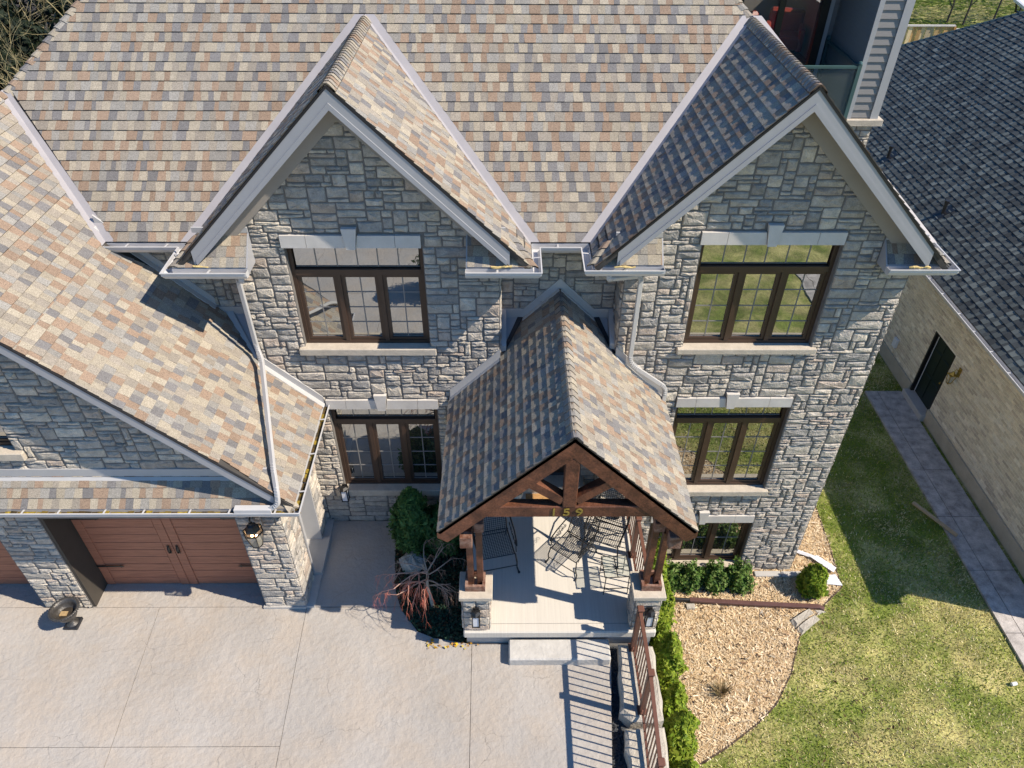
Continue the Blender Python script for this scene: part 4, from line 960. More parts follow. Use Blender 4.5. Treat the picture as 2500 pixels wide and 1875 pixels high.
dkf = MB().box(4.2, 4.05, 6.25, 6.50, 6.2, 6.36).build('balcony_floor', M['plain'], H)
br = MB()
for a, b in (((4.4, 4.42, 7.36), (6.46, 4.42, 7.36)), ((6.46, 4.42, 7.36), (6.46, 6.12, 7.36))): br.beam(a, b, .055, .045)
for p in ((6.46, 4.42), (6.46, 6.12), (5.2, 4.42)): br.box(p[0] - .035, p[1] - .035, 6.30, p[0] + .035, p[1] + .035, 7.41); br.ball((p[0], p[1], 7.42), .045, 8)
br = br.build('balcony_rail', M['teal'], H)
MB().box(5.24, 4.415, 6.42, 6.42, 4.425, 7.32).box(4.4, 4.416, 6.42, 5.16, 4.426, 7.32).box(6.455, 4.46, 6.42, 6.465, 6.08, 7.32).build('rail_glass', M['clear'], br)
MB().box(4.3, 6.46, 6.25, 7.0, 11.0, 6.36).build('loft_floor', M['wood'], H)
MB().box(4.3, 11.0, 6.25, 7.0, 11.2, 9.0).box(4.1, 6.46, 6.25, 4.3, 11.0, 9.0).box(7.0, 6.46, 6.25, 7.08, 11.2, 7.55).build('loft_wall', M['soffit'], H)
MB().box(4.1, 4.9, 9.001, 7.3, 11.4, 9.2).build('loft_roof', M['trim'], H)
pd_ = MB().box(4.6, 6.12, 6.36, 6.2, 6.16, 8.6).build('patio_door', M['clear'], H)
MB().box(4.52, 6.08, 6.36, 4.62, 6.199, 8.7).box(5.32, 6.07, 6.36, 5.44, 6.119, 8.6).box(6.14, 6.05, 6.36, 6.30, 6.199, 8.7).build('door_frame', M['iron'], pd_)
MB().box(6.31, 6.10, 6.36, 6.40, 6.199, 8.7).build('door_trim', M['trim'], pd_)
for x, y, rz in ((5.6, 8.6, .35), (6.55, 9.0, -.3)):
    ch = thing('lounge_chair', 'red leather lounge chair behind the loft glass door, %s' % ('the left one' if x < 6.4 else 'the right one, further back'), 'chair', (x, y, 6.36), rz, 'red chairs inside the loft')
    MB().bev(-.38, -.38, .15, .38, .3, .42, .05).build('seat', M['red'], ch); MB().bev(-.40, .22, .15, .40, .42, .88, .06).build('backrest', M['red'], ch)
    for s in (-1, 1): MB().bev(min(s * .32, s * .46), -.38, .12, max(s * .32, s * .46), .3, .60, .04).build('armrest', M['red'], ch)
    for sx in (-1, 1):
        for sy in (-1, 1): MB().box(sx * .33 - .02, sy * .3 - .02, 0, sx * .33 + .02, sy * .3 + .02, .13).build('leg', M['iron'], ch)

# ------------------------------------------------------------------ neighbour's brick house
NB = thing('brick_house', 'low pale brick house with dark charcoal shingle roof at the right', 'house')
NX, NE, NEZ = 11.1, 10.78, 1.72; NS = .70
nr = MB(); nv = Vector((1, 0, NS)).normalized(); NN = Vector((-NS, 0, 1)).normalized()
RT = 17.2; tz = NEZ + NS * (RT - NE)
nr.prism([(NE, -1.75, NEZ - .012), (RT, -1.75, tz - .012), (RT, 15.1, tz - .012), (NE, 21.5, NEZ - .012)], (.05, 0, -.08))
nr.prism([(RT, -1.75, tz - .02), (RT, 15.1, tz - .02), (RT + 6.4, 21.5, NEZ), (RT + 6.4, -1.75, NEZ)], (0, 0, -.05))
nr.prism([(NE, 21.5, NEZ - .02), (RT, 15.1, tz - .02), (RT + 6.4, 21.5, NEZ - .02)], (0, 0, -.05))
nr = nr.build('roof', M['deck'], NB)
slope_len = (RT - NE) * math.sqrt(1 + NS * NS); q_ = math.sqrt(1 + NS * NS)
KN = ('brick_house', 'shingle')
shingles(KN, nr, (NE, 0, NEZ), (0, -1, 0), nv, NN, [(-21.4, 0), (1.74, 0), (1.74, slope_len), (-15.1, slope_len)], 95, e=.165, pal=DPAL, m='darkshingle', tb=.009, rs=.009)
ridge_caps(KN, nr, (NE, 21.5, NEZ), (RT, 15.1, tz), (-.3, -1, -.4), (.6, .8, -.6), e=.2, hw=.17, pal=[((.045, .075, .085), 1)], m='darkshingle')
gutter(NB, [(NE, 21.3), (NE, -1.7)], NEZ - .01, side=-1, w=.11, hang=.75)
MB().box(NE + .001, -1.7, NEZ - .17, NE + .02, 21.3, NEZ - .02).box(NE + .021, -1.7, NEZ - .17, NX, 21.3, NEZ - .15).build('eave_fascia', mat('tan_fascia', (.40, .31, .16), .6, .08, 4), NB)
nw = MB().box(NX, -1.4, -1.30, NX + .25, 4.74, NEZ - .16).box(NX, 5.80, -1.30, NX + .25, 21, NEZ - .16).box(NX, 4.74, .45, NX + .25, 5.80, NEZ - .16).build('wall', M['brickmortar'], NB)
MB().box(NX - .05, -1.42, G - .2, NX + .25, 4.74, -1.30).box(NX - .05, 5.80, G - .2, NX + .25, 21, -1.30).build('foundation', mat('foundation', (.42, .38, .30), .9, .12, 3, .2, 30), NB)
BP = [((.68, .60, .46), .4), ((.62, .54, .41), .25), ((.74, .67, .54), .2), ((.54, .46, .36), .15)]
bl, bh = .245, .075; row = 0; z = -1.295
while z + bh < NEZ - .17:
    y = -1.4 - (bl / 2 if row % 2 else 0)
    while y < 12.0:
        y0, y1 = max(y, -1.4), y + bl - .012; y += bl
        if z < .45 and y1 > 4.74 and y0 < 5.80:
            if y0 < 4.70: y1 = 4.735
            elif y1 > 5.84: y0 = 5.805
            else: continue
        d_ = R.uniform(.005, .011); x_ = NX - d_; c_ = pick(BP)
        vs = [(NX + .002, y0, z), (NX + .002, y1, z), (NX + .002, y1, z + bh - .012), (NX + .002, y0, z + bh - .012)]
        f_ = .004; vs += [(x_, y0 + f_, z + f_), (x_, y1 - f_, z + f_), (x_, y1 - f_, z + bh - .012 - f_), (x_, y0 + f_, z + bh - .012 - f_)]
        piece(('brick_house', 'brick'), shown(vs[0], .016, Vector((-1, 0, 0))), vs, [(7, 6, 5, 4), (0, 4, 5, 1), (1, 5, 6, 2), (2, 6, 7, 3), (3, 7, 4, 0)], [c_] * 5, nw, 'brick')
    z += bh; row += 1
nd = MB().box(NX + .10, 4.80, -1.50, NX + .15, 5.74, .42).build('door', mat('door_dark_green', (.012, .022, .020), .4, .1, 5), NB)
for i, (a, b) in enumerate(((-1.40, -.75), (-.65, .0), (.08, .34))):
    for y0, y1 in ((4.90, 5.22), (5.32, 5.64)): MB().bev(NX + .082, y0, a, NX + .0995, y1, b, .01).build('panel', nd.data.materials[0], nd)
MB().box(NX - .01, 4.74, -1.55, NX + .20, 4.80, .45).box(NX - .01, 5.74, -1.55, NX + .20, 5.80, .45).box(NX - .01, 4.80, .42, NX + .20, 5.74, .449).build('door_frame', M['iron'], nd)
MB().box(NX + .085, 5.725, -1.5, NX + .10, 5.74, .42).build('weather_strip', M['white'], nd)
MB().ball((NX + .06, 4.90, -.55), .035, 8).build('knob', M['brass'], nd)
MB().bev(NX - .18, 4.70, G, NX + .2, 5.84, -1.50, .015).build('door_step', M['plain'], NB)
for x, y, hh in ((11.75, 8.5, .35), (11.75, 12.2, .35)):
    zz = NEZ + NS * (x - NE)
    v_ = MB(); v_.tube([(x, y, zz - .05), (x, y, zz + hh)], .045, 10).tube([(x, y, zz + hh - .06), (x, y, zz + hh + .02)], .06, 10)
    v_.add([(x - .2, y - .16, zz - .2 * NS + .02), (x - .2, y + .16, zz - .2 * NS + .02), (x + .2, y + .16, zz + .2 * NS + .02), (x + .2, y - .16, zz + .2 * NS + .02)], [(0, 3, 2, 1)]); v_.build('vent_pipe', M['darkmetal'], NB)
# brass sconce beside the door
sc_ = thing('wall_sconce', 'brass lantern sconce on the pale brick wall beside the dark door', 'lamp', (NX - .01, 4.36, .06))
MB().box(-.02, -.05, .06, .008, .05, .30).tube([(-.02, 0, .22), (-.10, 0, .27), (-.15, 0, .20)], .012, 6).build('bracket', M['brass'], sc_)
cg = MB()
for sx in (-1, 1):
    for sy in (-1, 1): cg.beam((-.15 + sx * .04, sy * .04, -.14), (-.15 + sx * .075, sy * .075, .10), .012, .012, (0, 1, 0))
cg.box(-.23, -.08, .10, -.07, .08, .12).box(-.195, -.045, -.155, -.105, .045, -.14); cg.build('cage', M['brass'], sc_)
MB().lathe((-.15, 0, .12), [(.075, 0), (.03, .08), (.001, .10)], 4).build('cap', M['brass'], sc_)
MB().box(-.19, -.04, -.13, -.11, .04, .095).build('glass', M['lampglass'], sc_)
bx = MB().bev(NX - .09, 7.05, -1.05, NX - .012, 7.25, -.78, .01).build('utility_box', M['white']); tag(bx, 'small white utility box fixed low on the brick wall', 'box')

# ------------------------------------------------------------------ lamps on the stone house
gl = thing('wall_lantern', 'large black lantern with lit bulbs on the garage pillar', 'lamp', (-3.92, YG - .04, 2.30))
MB().box(-.05, 0, .18, .05, .03, .42).tube([(0, 0, .30), (0, -.14, .40), (0, -.20, .36), (0, -.20, .27)], .014, 6).build('bracket', M['iron'], gl)
cg = MB(); n6 = 6
for k in range(n6):
    a0 = 2 * math.pi * k / n6; a1 = 2 * math.pi * (k + 1) / n6
    p0 = [(.155 * math.cos(a), -.20 + .155 * math.sin(a), .10) for a in (a0, a1)]; p1 = [(.085 * math.cos(a), -.20 + .085 * math.sin(a), -.22) for a in (a0, a1)]
    cg.beam(p0[0], p1[0], .012, .012, (1, .3, 0)); cg.beam(p0[0], p0[1], .018, .018); cg.beam(p1[0], p1[1], .014, .014)
cg.build('cage', M['iron'], gl)
MB().lathe((0, -.20, .10), [(.085, .10), (.07, .14), (.035, .17), (.03, .20), (.001, .21)], 6).lathe((0, -.20, -.235), [(.001, -.05), (.05, -.02), (.08, .015), (.001, .016)], 6).lathe((0, -.20, .10), [(.12, .04), (.085, .10)], 6).build('cap', M['iron'], gl)
MB().lathe((0, -.20, 0), [(.082, -.215), (.15, .095)], 6).build('glass', M['lampglass'], gl)
for s in (-1, 1): MB().ball((s * .035, -.21, .0), .022, 8).build('bulb', M['bulb'], gl)
def coach(name, label, loc, grp=None):
    t = thing(name, label, 'lamp', loc, 0, grp)
    MB().box(-.05, 0, -.02, .05, .03, .16).build('backplate', M['iron'], t)
    f = MB()
    for sx in (-1, 1):
        for sy in (0, 1): f.box(sx * .055 - .008, -.02 - sy * .11 - .008, -.15, sx * .055 + .008, -.02 - sy * .11 + .008, .12)
    f.box(-.066, -.142, -.165, .066, -.01, -.15).prism([(-.07, -.145, .12), (.07, -.145, .12), (.07, -.005, .12), (-.07, -.005, .12)], (0, 0, .02)).lathe((0, -.075, .14), [(.09, 0), (.04, .04), (.001, .045)], 4); f.build('cage', M['iron'], t)
    MB().box(-.048, -.13, -.149, .048, -.02, .119).build('glass', M['white'], t); return t
coach('pier_lantern', 'small black box lantern on the left porch pier', (-.48, -2.79, .98), 'lanterns on the porch piers')
coach('pier_lantern', 'small black box lantern on the right porch pier behind the railing', (2.32, -2.79, .98), 'lanterns on the porch piers')
coach('window_lantern', 'small black box lantern at the lower left window corner', (-3.05, -.07, .93))

# ------------------------------------------------------------------ railings
def railing(name, label, pts, h=1.0, nb=.115, base=.08):
    t = thing(name, label, 'railing'); P_ = [Vector(p) for p in pts]
    for p in P_:
        MB().box(p.x - .04, p.y - .04, p.z, p.x + .04, p.y + .04, p.z + h + .05).box(p.x - .075, p.y - .075, p.z, p.x + .075, p.y + .075, p.z + .015).bev(p.x - .055, p.y - .055, p.z + h + .05, p.x + .055, p.y + .055, p.z + h + .085, .012).build('post', M['rail'], t)
    for a, b in zip(P_[:-1], P_[1:]):
        d = (b - a); L = d.length; d = d / L; s, e = a + d * .04, b - d * .04; up = Vector((0, 0, 1))
        MB().beam(s + up * h, e + up * h, .055, .05).build('top_rail', M['rail'], t); MB().beam(s + up * base, e + up * base, .035, .035).build('bottom_rail', M['rail'], t)
        k = int(L / nb)
        for i in range(1, k):
            q = a + (b - a) * (i / k); MB().box(q.x - .009, q.y - .009, q.z + base + .018, q.x + .009, q.y + .009, q.z + h - .026).build('baluster', M['rail'], t)
    return t
railing('porch_railing', 'brown metal railing along the right edge of the porch', [(2.32, -2.24, .45), (2.32, -1.22, .45), (2.34, -.09, .45)], .98)
railing('stair_railing', 'long brown metal railing on the stone blocks beside the driveway', [(2.13, -2.93, .20), (2.13, -4.0, .20), (2.08, -5.25, .16), (2.05, -6.6, .14)], 1.08)

# armour stone blocks
def rough_block(poly, z0, z1, seed, name, label, grp=None, m='block', cat='stone block', jit=.02):
    rr = random.Random(seed); n = len(poly); pts = []
    for i in range(n):
        p, q = poly[i], poly[(i + 1) % n]; L = math.dist(p, q); k = max(1, int(L / .16))
        for j in range(k):
            t = j / k; pts.append((p[0] + (q[0] - p[0]) * t + rr.uniform(-jit, jit), p[1] + (q[1] - p[1]) * t + rr.uniform(-jit, jit)))
    n = len(pts); cx = sum(p[0] for p in pts) / n; cy = sum(p[1] for p in pts) / n
    mb = MB(); R1 = [(x, y, z0) for x, y in pts]; R2 = [(x + rr.uniform(-.01, .01), y + rr.uniform(-.01, .01), z1 - .05 - rr.uniform(0, .02)) for x, y in pts]
    sx = max(p[0] for p in pts) - min(p[0] for p in pts); sy = max(p[1] for p in pts) - min(p[1] for p in pts)
    R3 = [(x + (cx - x) * min(.9, .05 / (sx / 2)), y + (cy - y) * min(.9, .05 / (sy / 2)), z1 + rr.uniform(-.008, .006)) for x, y in pts]
    mb.add(R1 + R2 + R3, [(i, (i + 1) % n, n + (i + 1) % n, n + i) for i in range(n)] + [(n + i, n + (i + 1) % n, 2 * n + (i + 1) % n, 2 * n + i) for i in range(n)] + [tuple(range(2 * n, 3 * n))])
    o = mb.build(name, M[m]); return tag(o, label, cat, grp)
rough_block([(1.91, -2.84), (1.79, -4.0), (1.95, -4.17), (2.46, -4.14), (2.49, -2.86)], G - .1, .20, 3, 'armour_block', 'large rough stone block under the railing nearest the porch', 'stone retaining blocks')
rough_block([(1.85, -4.24), (1.78, -5.4), (2.40, -5.5), (2.45, -4.22)], G - .1, .17, 4, 'armour_block', 'large rough stone block under the railing at the bottom of the photo', 'stone retaining blocks')
pt = MB().box(1.56, -6.5, -.4, 2.0, -2.72, -.10).build('pebble_strip', M['pebble']); pt['kind'] = 'structure'
def pebbles():
    mb = MB()
    for i in range(620):
        y = R.uniform(-5.6, -2.76); x0, x1 = ER(y) + .01, 1.90 - (-2.8 - y) * .06 if y > -4.2 else 1.83
        mb.lathe((R.uniform(x0, x1), y, -.09), [(.001, -.01), (R.uniform(.014, .026), .004), (.012, .018), (.001, .022)], 5, (1, 1, 1))
    mb.build('pebbles', M['pebble'])['kind'] = 'stuff'
pebbles()

# ------------------------------------------------------------------ plants
def leaf_quads(P, nrm, L, W, jit):
    n = len(P); nrm = nrm + NP.normal(0, jit, (n, 3)); nrm /= np.linalg.norm(nrm, axis=1)[:, None]
    a = NP.normal(0, 1, (n, 3)); a -= nrm * (a * nrm).sum(1)[:, None]; a /= np.linalg.norm(a, axis=1)[:, None]; b = np.cross(nrm, a)
    a = a * L[:, None] / 2; b = b * W[:, None] / 2
    return np.stack([P - a, P + b, P + a, P - b], 1)
def cedar(name, label, x, y, z, h, r, n, pal, grp=None, cat='cedar shrub', flat=.5, parent=None, lumps=9, ls=1.0):
    t = thing(name, label, cat, (x, y, z), R.uniform(0, 6), grp)
    u = NP.random(n) ** .8; th = NP.uniform(0, 2 * np.pi, n)
    lp = sum(np.sin(th * k + NP.uniform(0, 6) + u * NP.uniform(4, 22)) for k in (2, 3, 5, 7)) / 2.2
    prof = np.sin(np.pi * np.clip(u * .86 + .14, 0, 1)) ** .55 * (1 - .35 * u)
    sh = NP.uniform(.55, 1.05, n) ** .6
    rad = r * prof * sh * (1 + .22 * lp) * NP.uniform(.85, 1.18, n)
    P = np.stack([rad * np.cos(th), rad * np.sin(th), u * h * (1 + .04 * lp) + NP.normal(0, .02, n)], 1)
    nrm = np.stack([np.cos(th), np.sin(th), np.full(n, flat) + u * .7], 1)
    L = NP.uniform(.05, .14, n) * ls; Q = leaf_quads(P, nrm, L, L * NP.uniform(.25, .5, n), .8)
    pal = np.array(pal); col = pal[NP.integers(0, len(pal), n)] * NP.uniform(.7, 1.25, (n, 1))
    quads('foliage', Q, col, M['leaf'], t)
    MB().tube([(0, 0, 0), (0, 0, h * .8)], [.04, .012], 6, (.16, .11, .07)).build('trunk', M['bark'], t)
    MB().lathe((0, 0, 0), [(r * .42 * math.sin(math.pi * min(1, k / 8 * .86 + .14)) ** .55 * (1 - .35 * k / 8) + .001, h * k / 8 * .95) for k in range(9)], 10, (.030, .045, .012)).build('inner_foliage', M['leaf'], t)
    return t
YG_ = [(.18, .27, .018), (.24, .31, .025), (.13, .21, .016), (.28, .34, .04)]; DG_ = [(.07, .15, .035), (.095, .185, .045), (.05, .115, .028), (.12, .21, .055)]
lab = ['topmost of the bright green cedars beside the porch corner', 'slim bright cedar second from the porch corner', 'bright cedar at the middle of the hedge with one yellowed spray', 'wide bright cedar just below the gap in the hedge', 'bright cedar second from the bottom of the hedge', 'lowest bright cedar in the hedge by the mulch']
for i, (x, y, h, r, hh) in enumerate(((2.84, -1.10, 2.35, .26, 0), (2.85, -1.85, 2.1, .28, 0), (2.84, -2.75, 1.95, .34, 0), (2.90, -3.35, 1.4, .26, 0), (2.84, -4.0, 1.75, .36, 0), (2.78, -4.75, 1.7, .34, 0))):
    cedar('cedar_shrub', lab[i], x, y, G, h, r, 5200, YG_, 'cedar hedge beside the railing')
cedar('arborvitae', 'dark green cone shaped evergreen beside the walkway', -1.75, -.62, -.03, 1.55, .40, 8000, DG_)
cedar('arborvitae', 'low dark evergreen tucked under the porch eave', -1.15, -.55, -.03, 1.05, .48, 6000, DG_)
cedar('globe_shrub', 'round yellow green globe shrub beside the white siding scraps', 6.36, -.52, G, .80, .30, 5500, YG_, flat=.2)
cedar('front_yard_conifer', 'small conifer growing out in front of the driveway', -1.9, -8.2, 0, 1.9, .6, 5000, DG_)
cedar('front_yard_conifer', 'small bright conifer on the front lawn', 5.2, -11.5, G, 1.6, .6, 3000, DG_)
def boxwood(label, x, y, z, r, h, n=2400):
    t = thing('boxwood_shrub', label, 'shrub', (x, y, z), 0, 'boxwood shrubs below the basement window')
    v = NP.normal(0, 1, (n, 3)); v /= np.linalg.norm(v, axis=1)[:, None]; v[:, 2] = np.abs(v[:, 2])
    lump = 1 + .3 * np.sin(v[:, 0] * 7 + x * 9) * np.sin(v[:, 1] * 6 + 2) + .1 * np.sin(v[:, 2] * 9 + x)
    P = v * NP.uniform(.3, 1.15, (n, 1)) ** .6 * lump[:, None] * np.array([r, r, h])
    L = NP.uniform(.05, .095, n); Q = leaf_quads(P, v + np.array([0, 0, .5]), L, L * .55, .9)
    pal = np.array([(.075, .15, .025), (.11, .19, .035), (.05, .11, .02), (.18, .25, .07)]); col = pal[NP.integers(0, 4, n)] * NP.uniform(.7, 1.3, (n, 1))
    quads('foliage', Q, col, M['leaf'], t)
    mb = MB()
    for k in range(7):
        a = k * .9; mb.tube([(0, 0, 0), (r * .5 * math.cos(a), r * .5 * math.sin(a), h * .7)], [.012, .005], 4, (.12, .08, .05))
    mb.build('stem', M['bark'], t)
for x, r, l in ((3.42, .24, 'leftmost boxwood shrub, half behind the cedar'), (3.86, .26, 'second boxwood shrub from the left below the basement window'), (4.36, .27, 'third boxwood shrub from the left below the basement window'), (4.85, .29, 'rightmost boxwood shrub of the row by the concrete strip')):
    boxwood(l, x, -.36, G + .02, r, .62)

def branch(mb, p, d, L, r, depth, rr, droop, col, tipcol, spread=.6, maxd=5, curl=.18, kids=(2, 3)):
    n = 4; pts = [Vector(p)]; rad = [r]; d = Vector(d).normalized()
    for i in range(n):
        d = (d + Vector((rr.uniform(-curl, curl), rr.uniform(-curl, curl), rr.uniform(-curl, curl) - droop * (depth / maxd)))).normalized()
        pts.append(pts[-1] + d * (L / n)); rad.append(r * (1 - .45 * (i + 1) / n))
    k = depth / maxd; c = tuple(a * (1 - k) + b * k for a, b in zip(col, tipcol))
    mb.tube(pts, rad, 5 if depth < 2 else 4 if depth < 3 else 3, c, cap=depth < 1)
    if depth >= maxd: return
    for j in range(rr.randint(*kids) + (1 if depth == 0 else 0)):
        i = rr.randint(1, n) if depth else rr.randint(2, n); a = rr.uniform(0, 6.283)
        nd = (d + Vector((math.cos(a), math.sin(a), rr.uniform(-.2, .5))) * spread).normalized()
        branch(mb, pts[i], nd, L * rr.uniform(.55, .8), rad[i] * .68, depth + 1, rr, droop, col, tipcol, spread, maxd, curl, kids)

# weeping maple in the left bed
wm = thing('weeping_maple', 'bare weeping maple with red twig tips in the dark planting bed', 'tree', (-1.30, -2.0, -.03))
tk = MB(); tk.tube([(0, 0, 0), (-.03, .05, .30), (-.07, .08, .55), (-.06, .16, .80), (-.14, .22, .98)], [.034, .030, .027, .022, .018], 7, (.46, .41, .33)); tk.build('trunk', M['bark'], wm)
cw = MB(); rr = random.Random(12)
for a, z0, L in ((3.3, .9, .55), (3.7, .98, .6), (4.1, .75, .55), (2.7, .98, .5), (.3, .85, .45), (.9, .95, .45), (5.6, .7, .4), (-.3, .55, .38), (1.9, .98, .45), (3.1, .6, .5), (4.6, .85, .45)):
    d = Vector((math.cos(a), math.sin(a), .55)); p = Vector((-.05, .10, z0 - .02)); col = (.44, .35, .27)
    red = (.62, .17, .11) if 2.9 < a < 5.2 else (.30, .19, .15)
    branch(cw, p, d, L * 1.15, .014, 1, rr, .62, col, red, .75, 4, .16, (3, 4))
cw.build('crown', M['bark'], wm)

# ivy / ground cover in the left bed
def ivy():
    n = 9000; x = NP.uniform(-2.2, -.7, n); y = NP.uniform(-2.72, -.05, n); k = inside(x, y, BED + [(-.7, -2.7), (-.7, 0)]) & (NP.random(n) < np.where(y < -1.7, .98, np.where(x > -1.2, .7, .4)))
    x, y = x[k], y[k]; n = len(x); P = np.stack([x, y, NP.uniform(-.03, .08, n)], 1); L = NP.uniform(.03, .06, n)
    Q = leaf_quads(P, np.tile([0, 0, 1.], (n, 1)), L, L * .8, .5)
    pal = np.array([(.035, .085, .050), (.05, .11, .06), (.025, .06, .036), (.09, .10, .055)]); quads('ground_cover', Q, pal[NP.integers(0, 4, n)] * NP.uniform(.6, 1.3, (n, 1)), M['leaf'])['kind'] = 'stuff'
ivy()
scatter_flat(900, (-2.2, -.6, -2.75, 0), BED + [(-.7, -2.7), (-.7, 0)], (.03, .08), [(.10, .06, .03), (.16, .10, .05), (.06, .04, .03)], -.02, 'dead_leaves', 'chip', zj=.05, aspect=.5)
scatter_flat(38, (-1.35, -.45, -2.83, -2.66), None, (.02, .045), [(.55, .33, .03), (.42, .22, .03), (.30, .16, .05), (.5, .4, .08)], .004, 'fallen_leaves', 'chip', zj=.03, aspect=.8)
rk = MB()
def boulder(c, s, seed):
    rr = random.Random(seed); mb = MB(); n, m = 12, 6; vs = []
    for i in range(m + 1):
        f = math.pi * (.02 + .96 * i / m)
        for k in range(n):
            a = 2 * math.pi * k / n; q = 1 + rr.uniform(-.16, .16)
            vs.append((c[0] + s[0] * q * math.sin(f) * math.cos(a), c[1] + s[1] * q * math.sin(f) * math.sin(a), c[2] + s[2] * q * math.cos(f)))
    mb.add(vs, [(i * n + k, (i + 1) * n + k, (i + 1) * n + (k + 1) % n, i * n + (k + 1) % n) for i in range(m) for k in range(n)] + [tuple(range(n)), tuple(range(m * n + n - 1, m * n - 1, -1))]); return mb
tag(boulder((-1.74, -1.10, .08), (.25, .25, .20), 5).build('garden_boulder', M['rock']), 'pale weathered boulder in the dark bed beneath the maple', 'rock')

# urn
ur = thing('garden_urn', 'dark metal pedestal urn on the driveway before the garage pillar', 'urn', (-7.54, -2.32, 0))
MB().bev(-.12, -.12, 0, .12, .12, .05, .012).build('base', M['darkmetal'], ur)
MB().lathe((0, 0, .05), [(.10, 0), (.085, .02), (.045, .05), (.038, .10), (.05, .13), (.10, .16), (.15, .22), (.17, .29), (.18, .34), (.215, .38), (.235, .40), (.235, .415), (.215, .42), (.19, .405), (.165, .35), (.15, .28), (.10, .26), (.001, .255)], 28).build('bowl', mat('pewter', (.09, .085, .08), .38, .3, 14, .4, 40, metal=.5), ur, True)
rm = MB()
for k in range(36):
    a = k * math.pi / 18; rm.ball((.237 * math.cos(a), .237 * math.sin(a), .455), .017, 6)
rm.build('beaded_rim', M['darkmetal'], ur)
MB().lathe((0, 0, .30), [(.001, .03), (.08, .035), (.15, .015), (.158, .0)], 16).build('soil', M['soil'], ur)
MB().box(-.10, -.06, .325, .02, .03, .345).build('dead_leaf', mat('tan_leaf', (.38, .27, .14), .9, .3, 20), ur)

# ------------------------------------------------------------------ porch furniture
def iron_chair(label, loc, rz, sc_=1.0):
    t = thing('patio_chair', label, 'chair', loc, rz, 'black wrought iron patio chairs')
    def panel(name, o, u, v, nu, nv):
        o, u, v = Vector(o), Vector(u), Vector(v); mb = MB(); w = .0042
        for i in range(nu + 1): mb.tube([o + u * (i / nu), o + u * (i / nu) + v], w if 0 < i < nu else .011, 4, cap=False)
        for i in range(nv + 1): mb.tube([o + v * (i / nv), o + v * (i / nv) + u], w if 0 < i < nv else .011, 4, cap=False)
        return mb.build(name, M['iron'], t)
    panel('seat', (-.27, -.30, .42), (.54, 0, 0), (0, .55, -.05), 16, 18); panel('backrest', (-.27, .25, .37), (.54, 0, 0), (0, .26, .62), 16, 20)
    for s in (-1, 1):
        MB().tube([(s * .29, .40, .68), (s * .31, .20, .70), (s * .32, -.05, .66), (s * .31, -.24, .64), (s * .30, -.30, .60), (s * .30, -.27, .57)], .012, 6).build('armrest', M['iron'], t)
        MB().tube([(s * .28, -.30, .42), (s * .30, -.34, .25), (s * .31, -.30, .08), (s * .33, -.36, .0)], .012, 6).ball((s * .33, -.36, .018), .022, 6).build('leg', M['iron'], t)
        MB().tube([(s * .28, .24, .37), (s * .28, .34, .2), (s * .29, .42, 0)], .012, 6).build('leg', M['iron'], t)
        sc1 = MB()
        for k in range(5):
            a = k * 1.2; sc1.tube([(s * .30, -.18 + .09 * k + .035 * math.cos(q), .54 + .035 * math.sin(q)) for q in [a + j * .8 for j in range(8)]], .006, 4)
        sc1.tube([(s * .30, -.28, .43), (s * .305, -.20, .62)], .008, 5); sc1.build('scroll', M['iron'], t)
    MB().tube([(-.3, -.32, .15), (.3, -.32, .15)], .009, 5).build('stretcher', M['iron'], t); MB().tube([(-.28, .36, .15), (.28, .36, .15)], .009, 5).build('stretcher', M['iron'], t)
    t.scale = (sc_, sc_, sc_); return t
iron_chair('black iron chair in the shade at the left side of the porch', (-.22, -1.28, .45), .22, 1.15)
iron_chair('black iron chair against the porch railing at the right', (1.84, -1.0, .45), -.42, 1.1)
iron_chair('smaller black iron chair in front, angled towards the driveway', (1.20, -1.30, .45), -.66, .98)
tb_ = thing('side_table', 'square glass topped iron side table near the right porch pier', 'table', (1.90, -1.84, .45), .06)
f = MB()
for sx in (-1, 1):
    for sy in (-1, 1): MB().tube([(sx * .2, sy * .2, .5), (sx * .21, sy * .21, 0)], .009, 5).build('leg', M['iron'], tb_)
for a, b in (((-.22, -.22, .5), (.22, -.22, .5)), ((.22, -.22, .5), (.22, .22, .5)), ((.22, .22, .5), (-.22, .22, .5)), ((-.22, .22, .5), (-.22, -.22, .5)), ((-.22, 0, .5), (.22, 0, .5)), ((0, -.22, .5), (0, .22, .5)), ((-.2, -.2, .15), (.2, -.2, .15)), ((-.2, .2, .15), (.2, .2, .15))): f.tube([a, b], .009, 5)
f.build('frame', M['iron'], tb_); MB().box(-.21, -.21, .508, .21, .21, .516).build('table_top', M['clear'], tb_)
dm = MB().bev(.40, .04, .4505, .90, .27, .462, .003).build('door_mat', M['mat_rug']); tag(dm, 'tan door mat on the porch floor before the front door', 'mat')
pl = thing('flower_planter', 'white ribbed planter with white flowers by the front door', 'planter', (.20, .16, .45))
MB().lathe((0, 0, 0), [(.10, 0), (.14, .12), (.155, .24), (.145, .245), (.13, .20), (.001, .20)], 20).build('pot', mat('cream_pot', (.55, .50, .42), .6, .1, 20), pl)
n = 260; v = NP.normal(0, 1, (n, 3)); v /= np.linalg.norm(v, axis=1)[:, None]; v[:, 2] = abs(v[:, 2]); Lq = NP.uniform(.03, .06, n)
quads('foliage', leaf_quads(v * .15 + np.array([0, 0, .24]), v, Lq, Lq * .6, .6), np.array([(.05, .10, .04), (.08, .14, .06), (.7, .7, .66)])[NP.integers(0, 3, n)], M['leaf'], pl)
rp = thing('red_flower_pot', 'small pot of red flowers by the porch railing', 'planter', (2.14, -.34, .45))
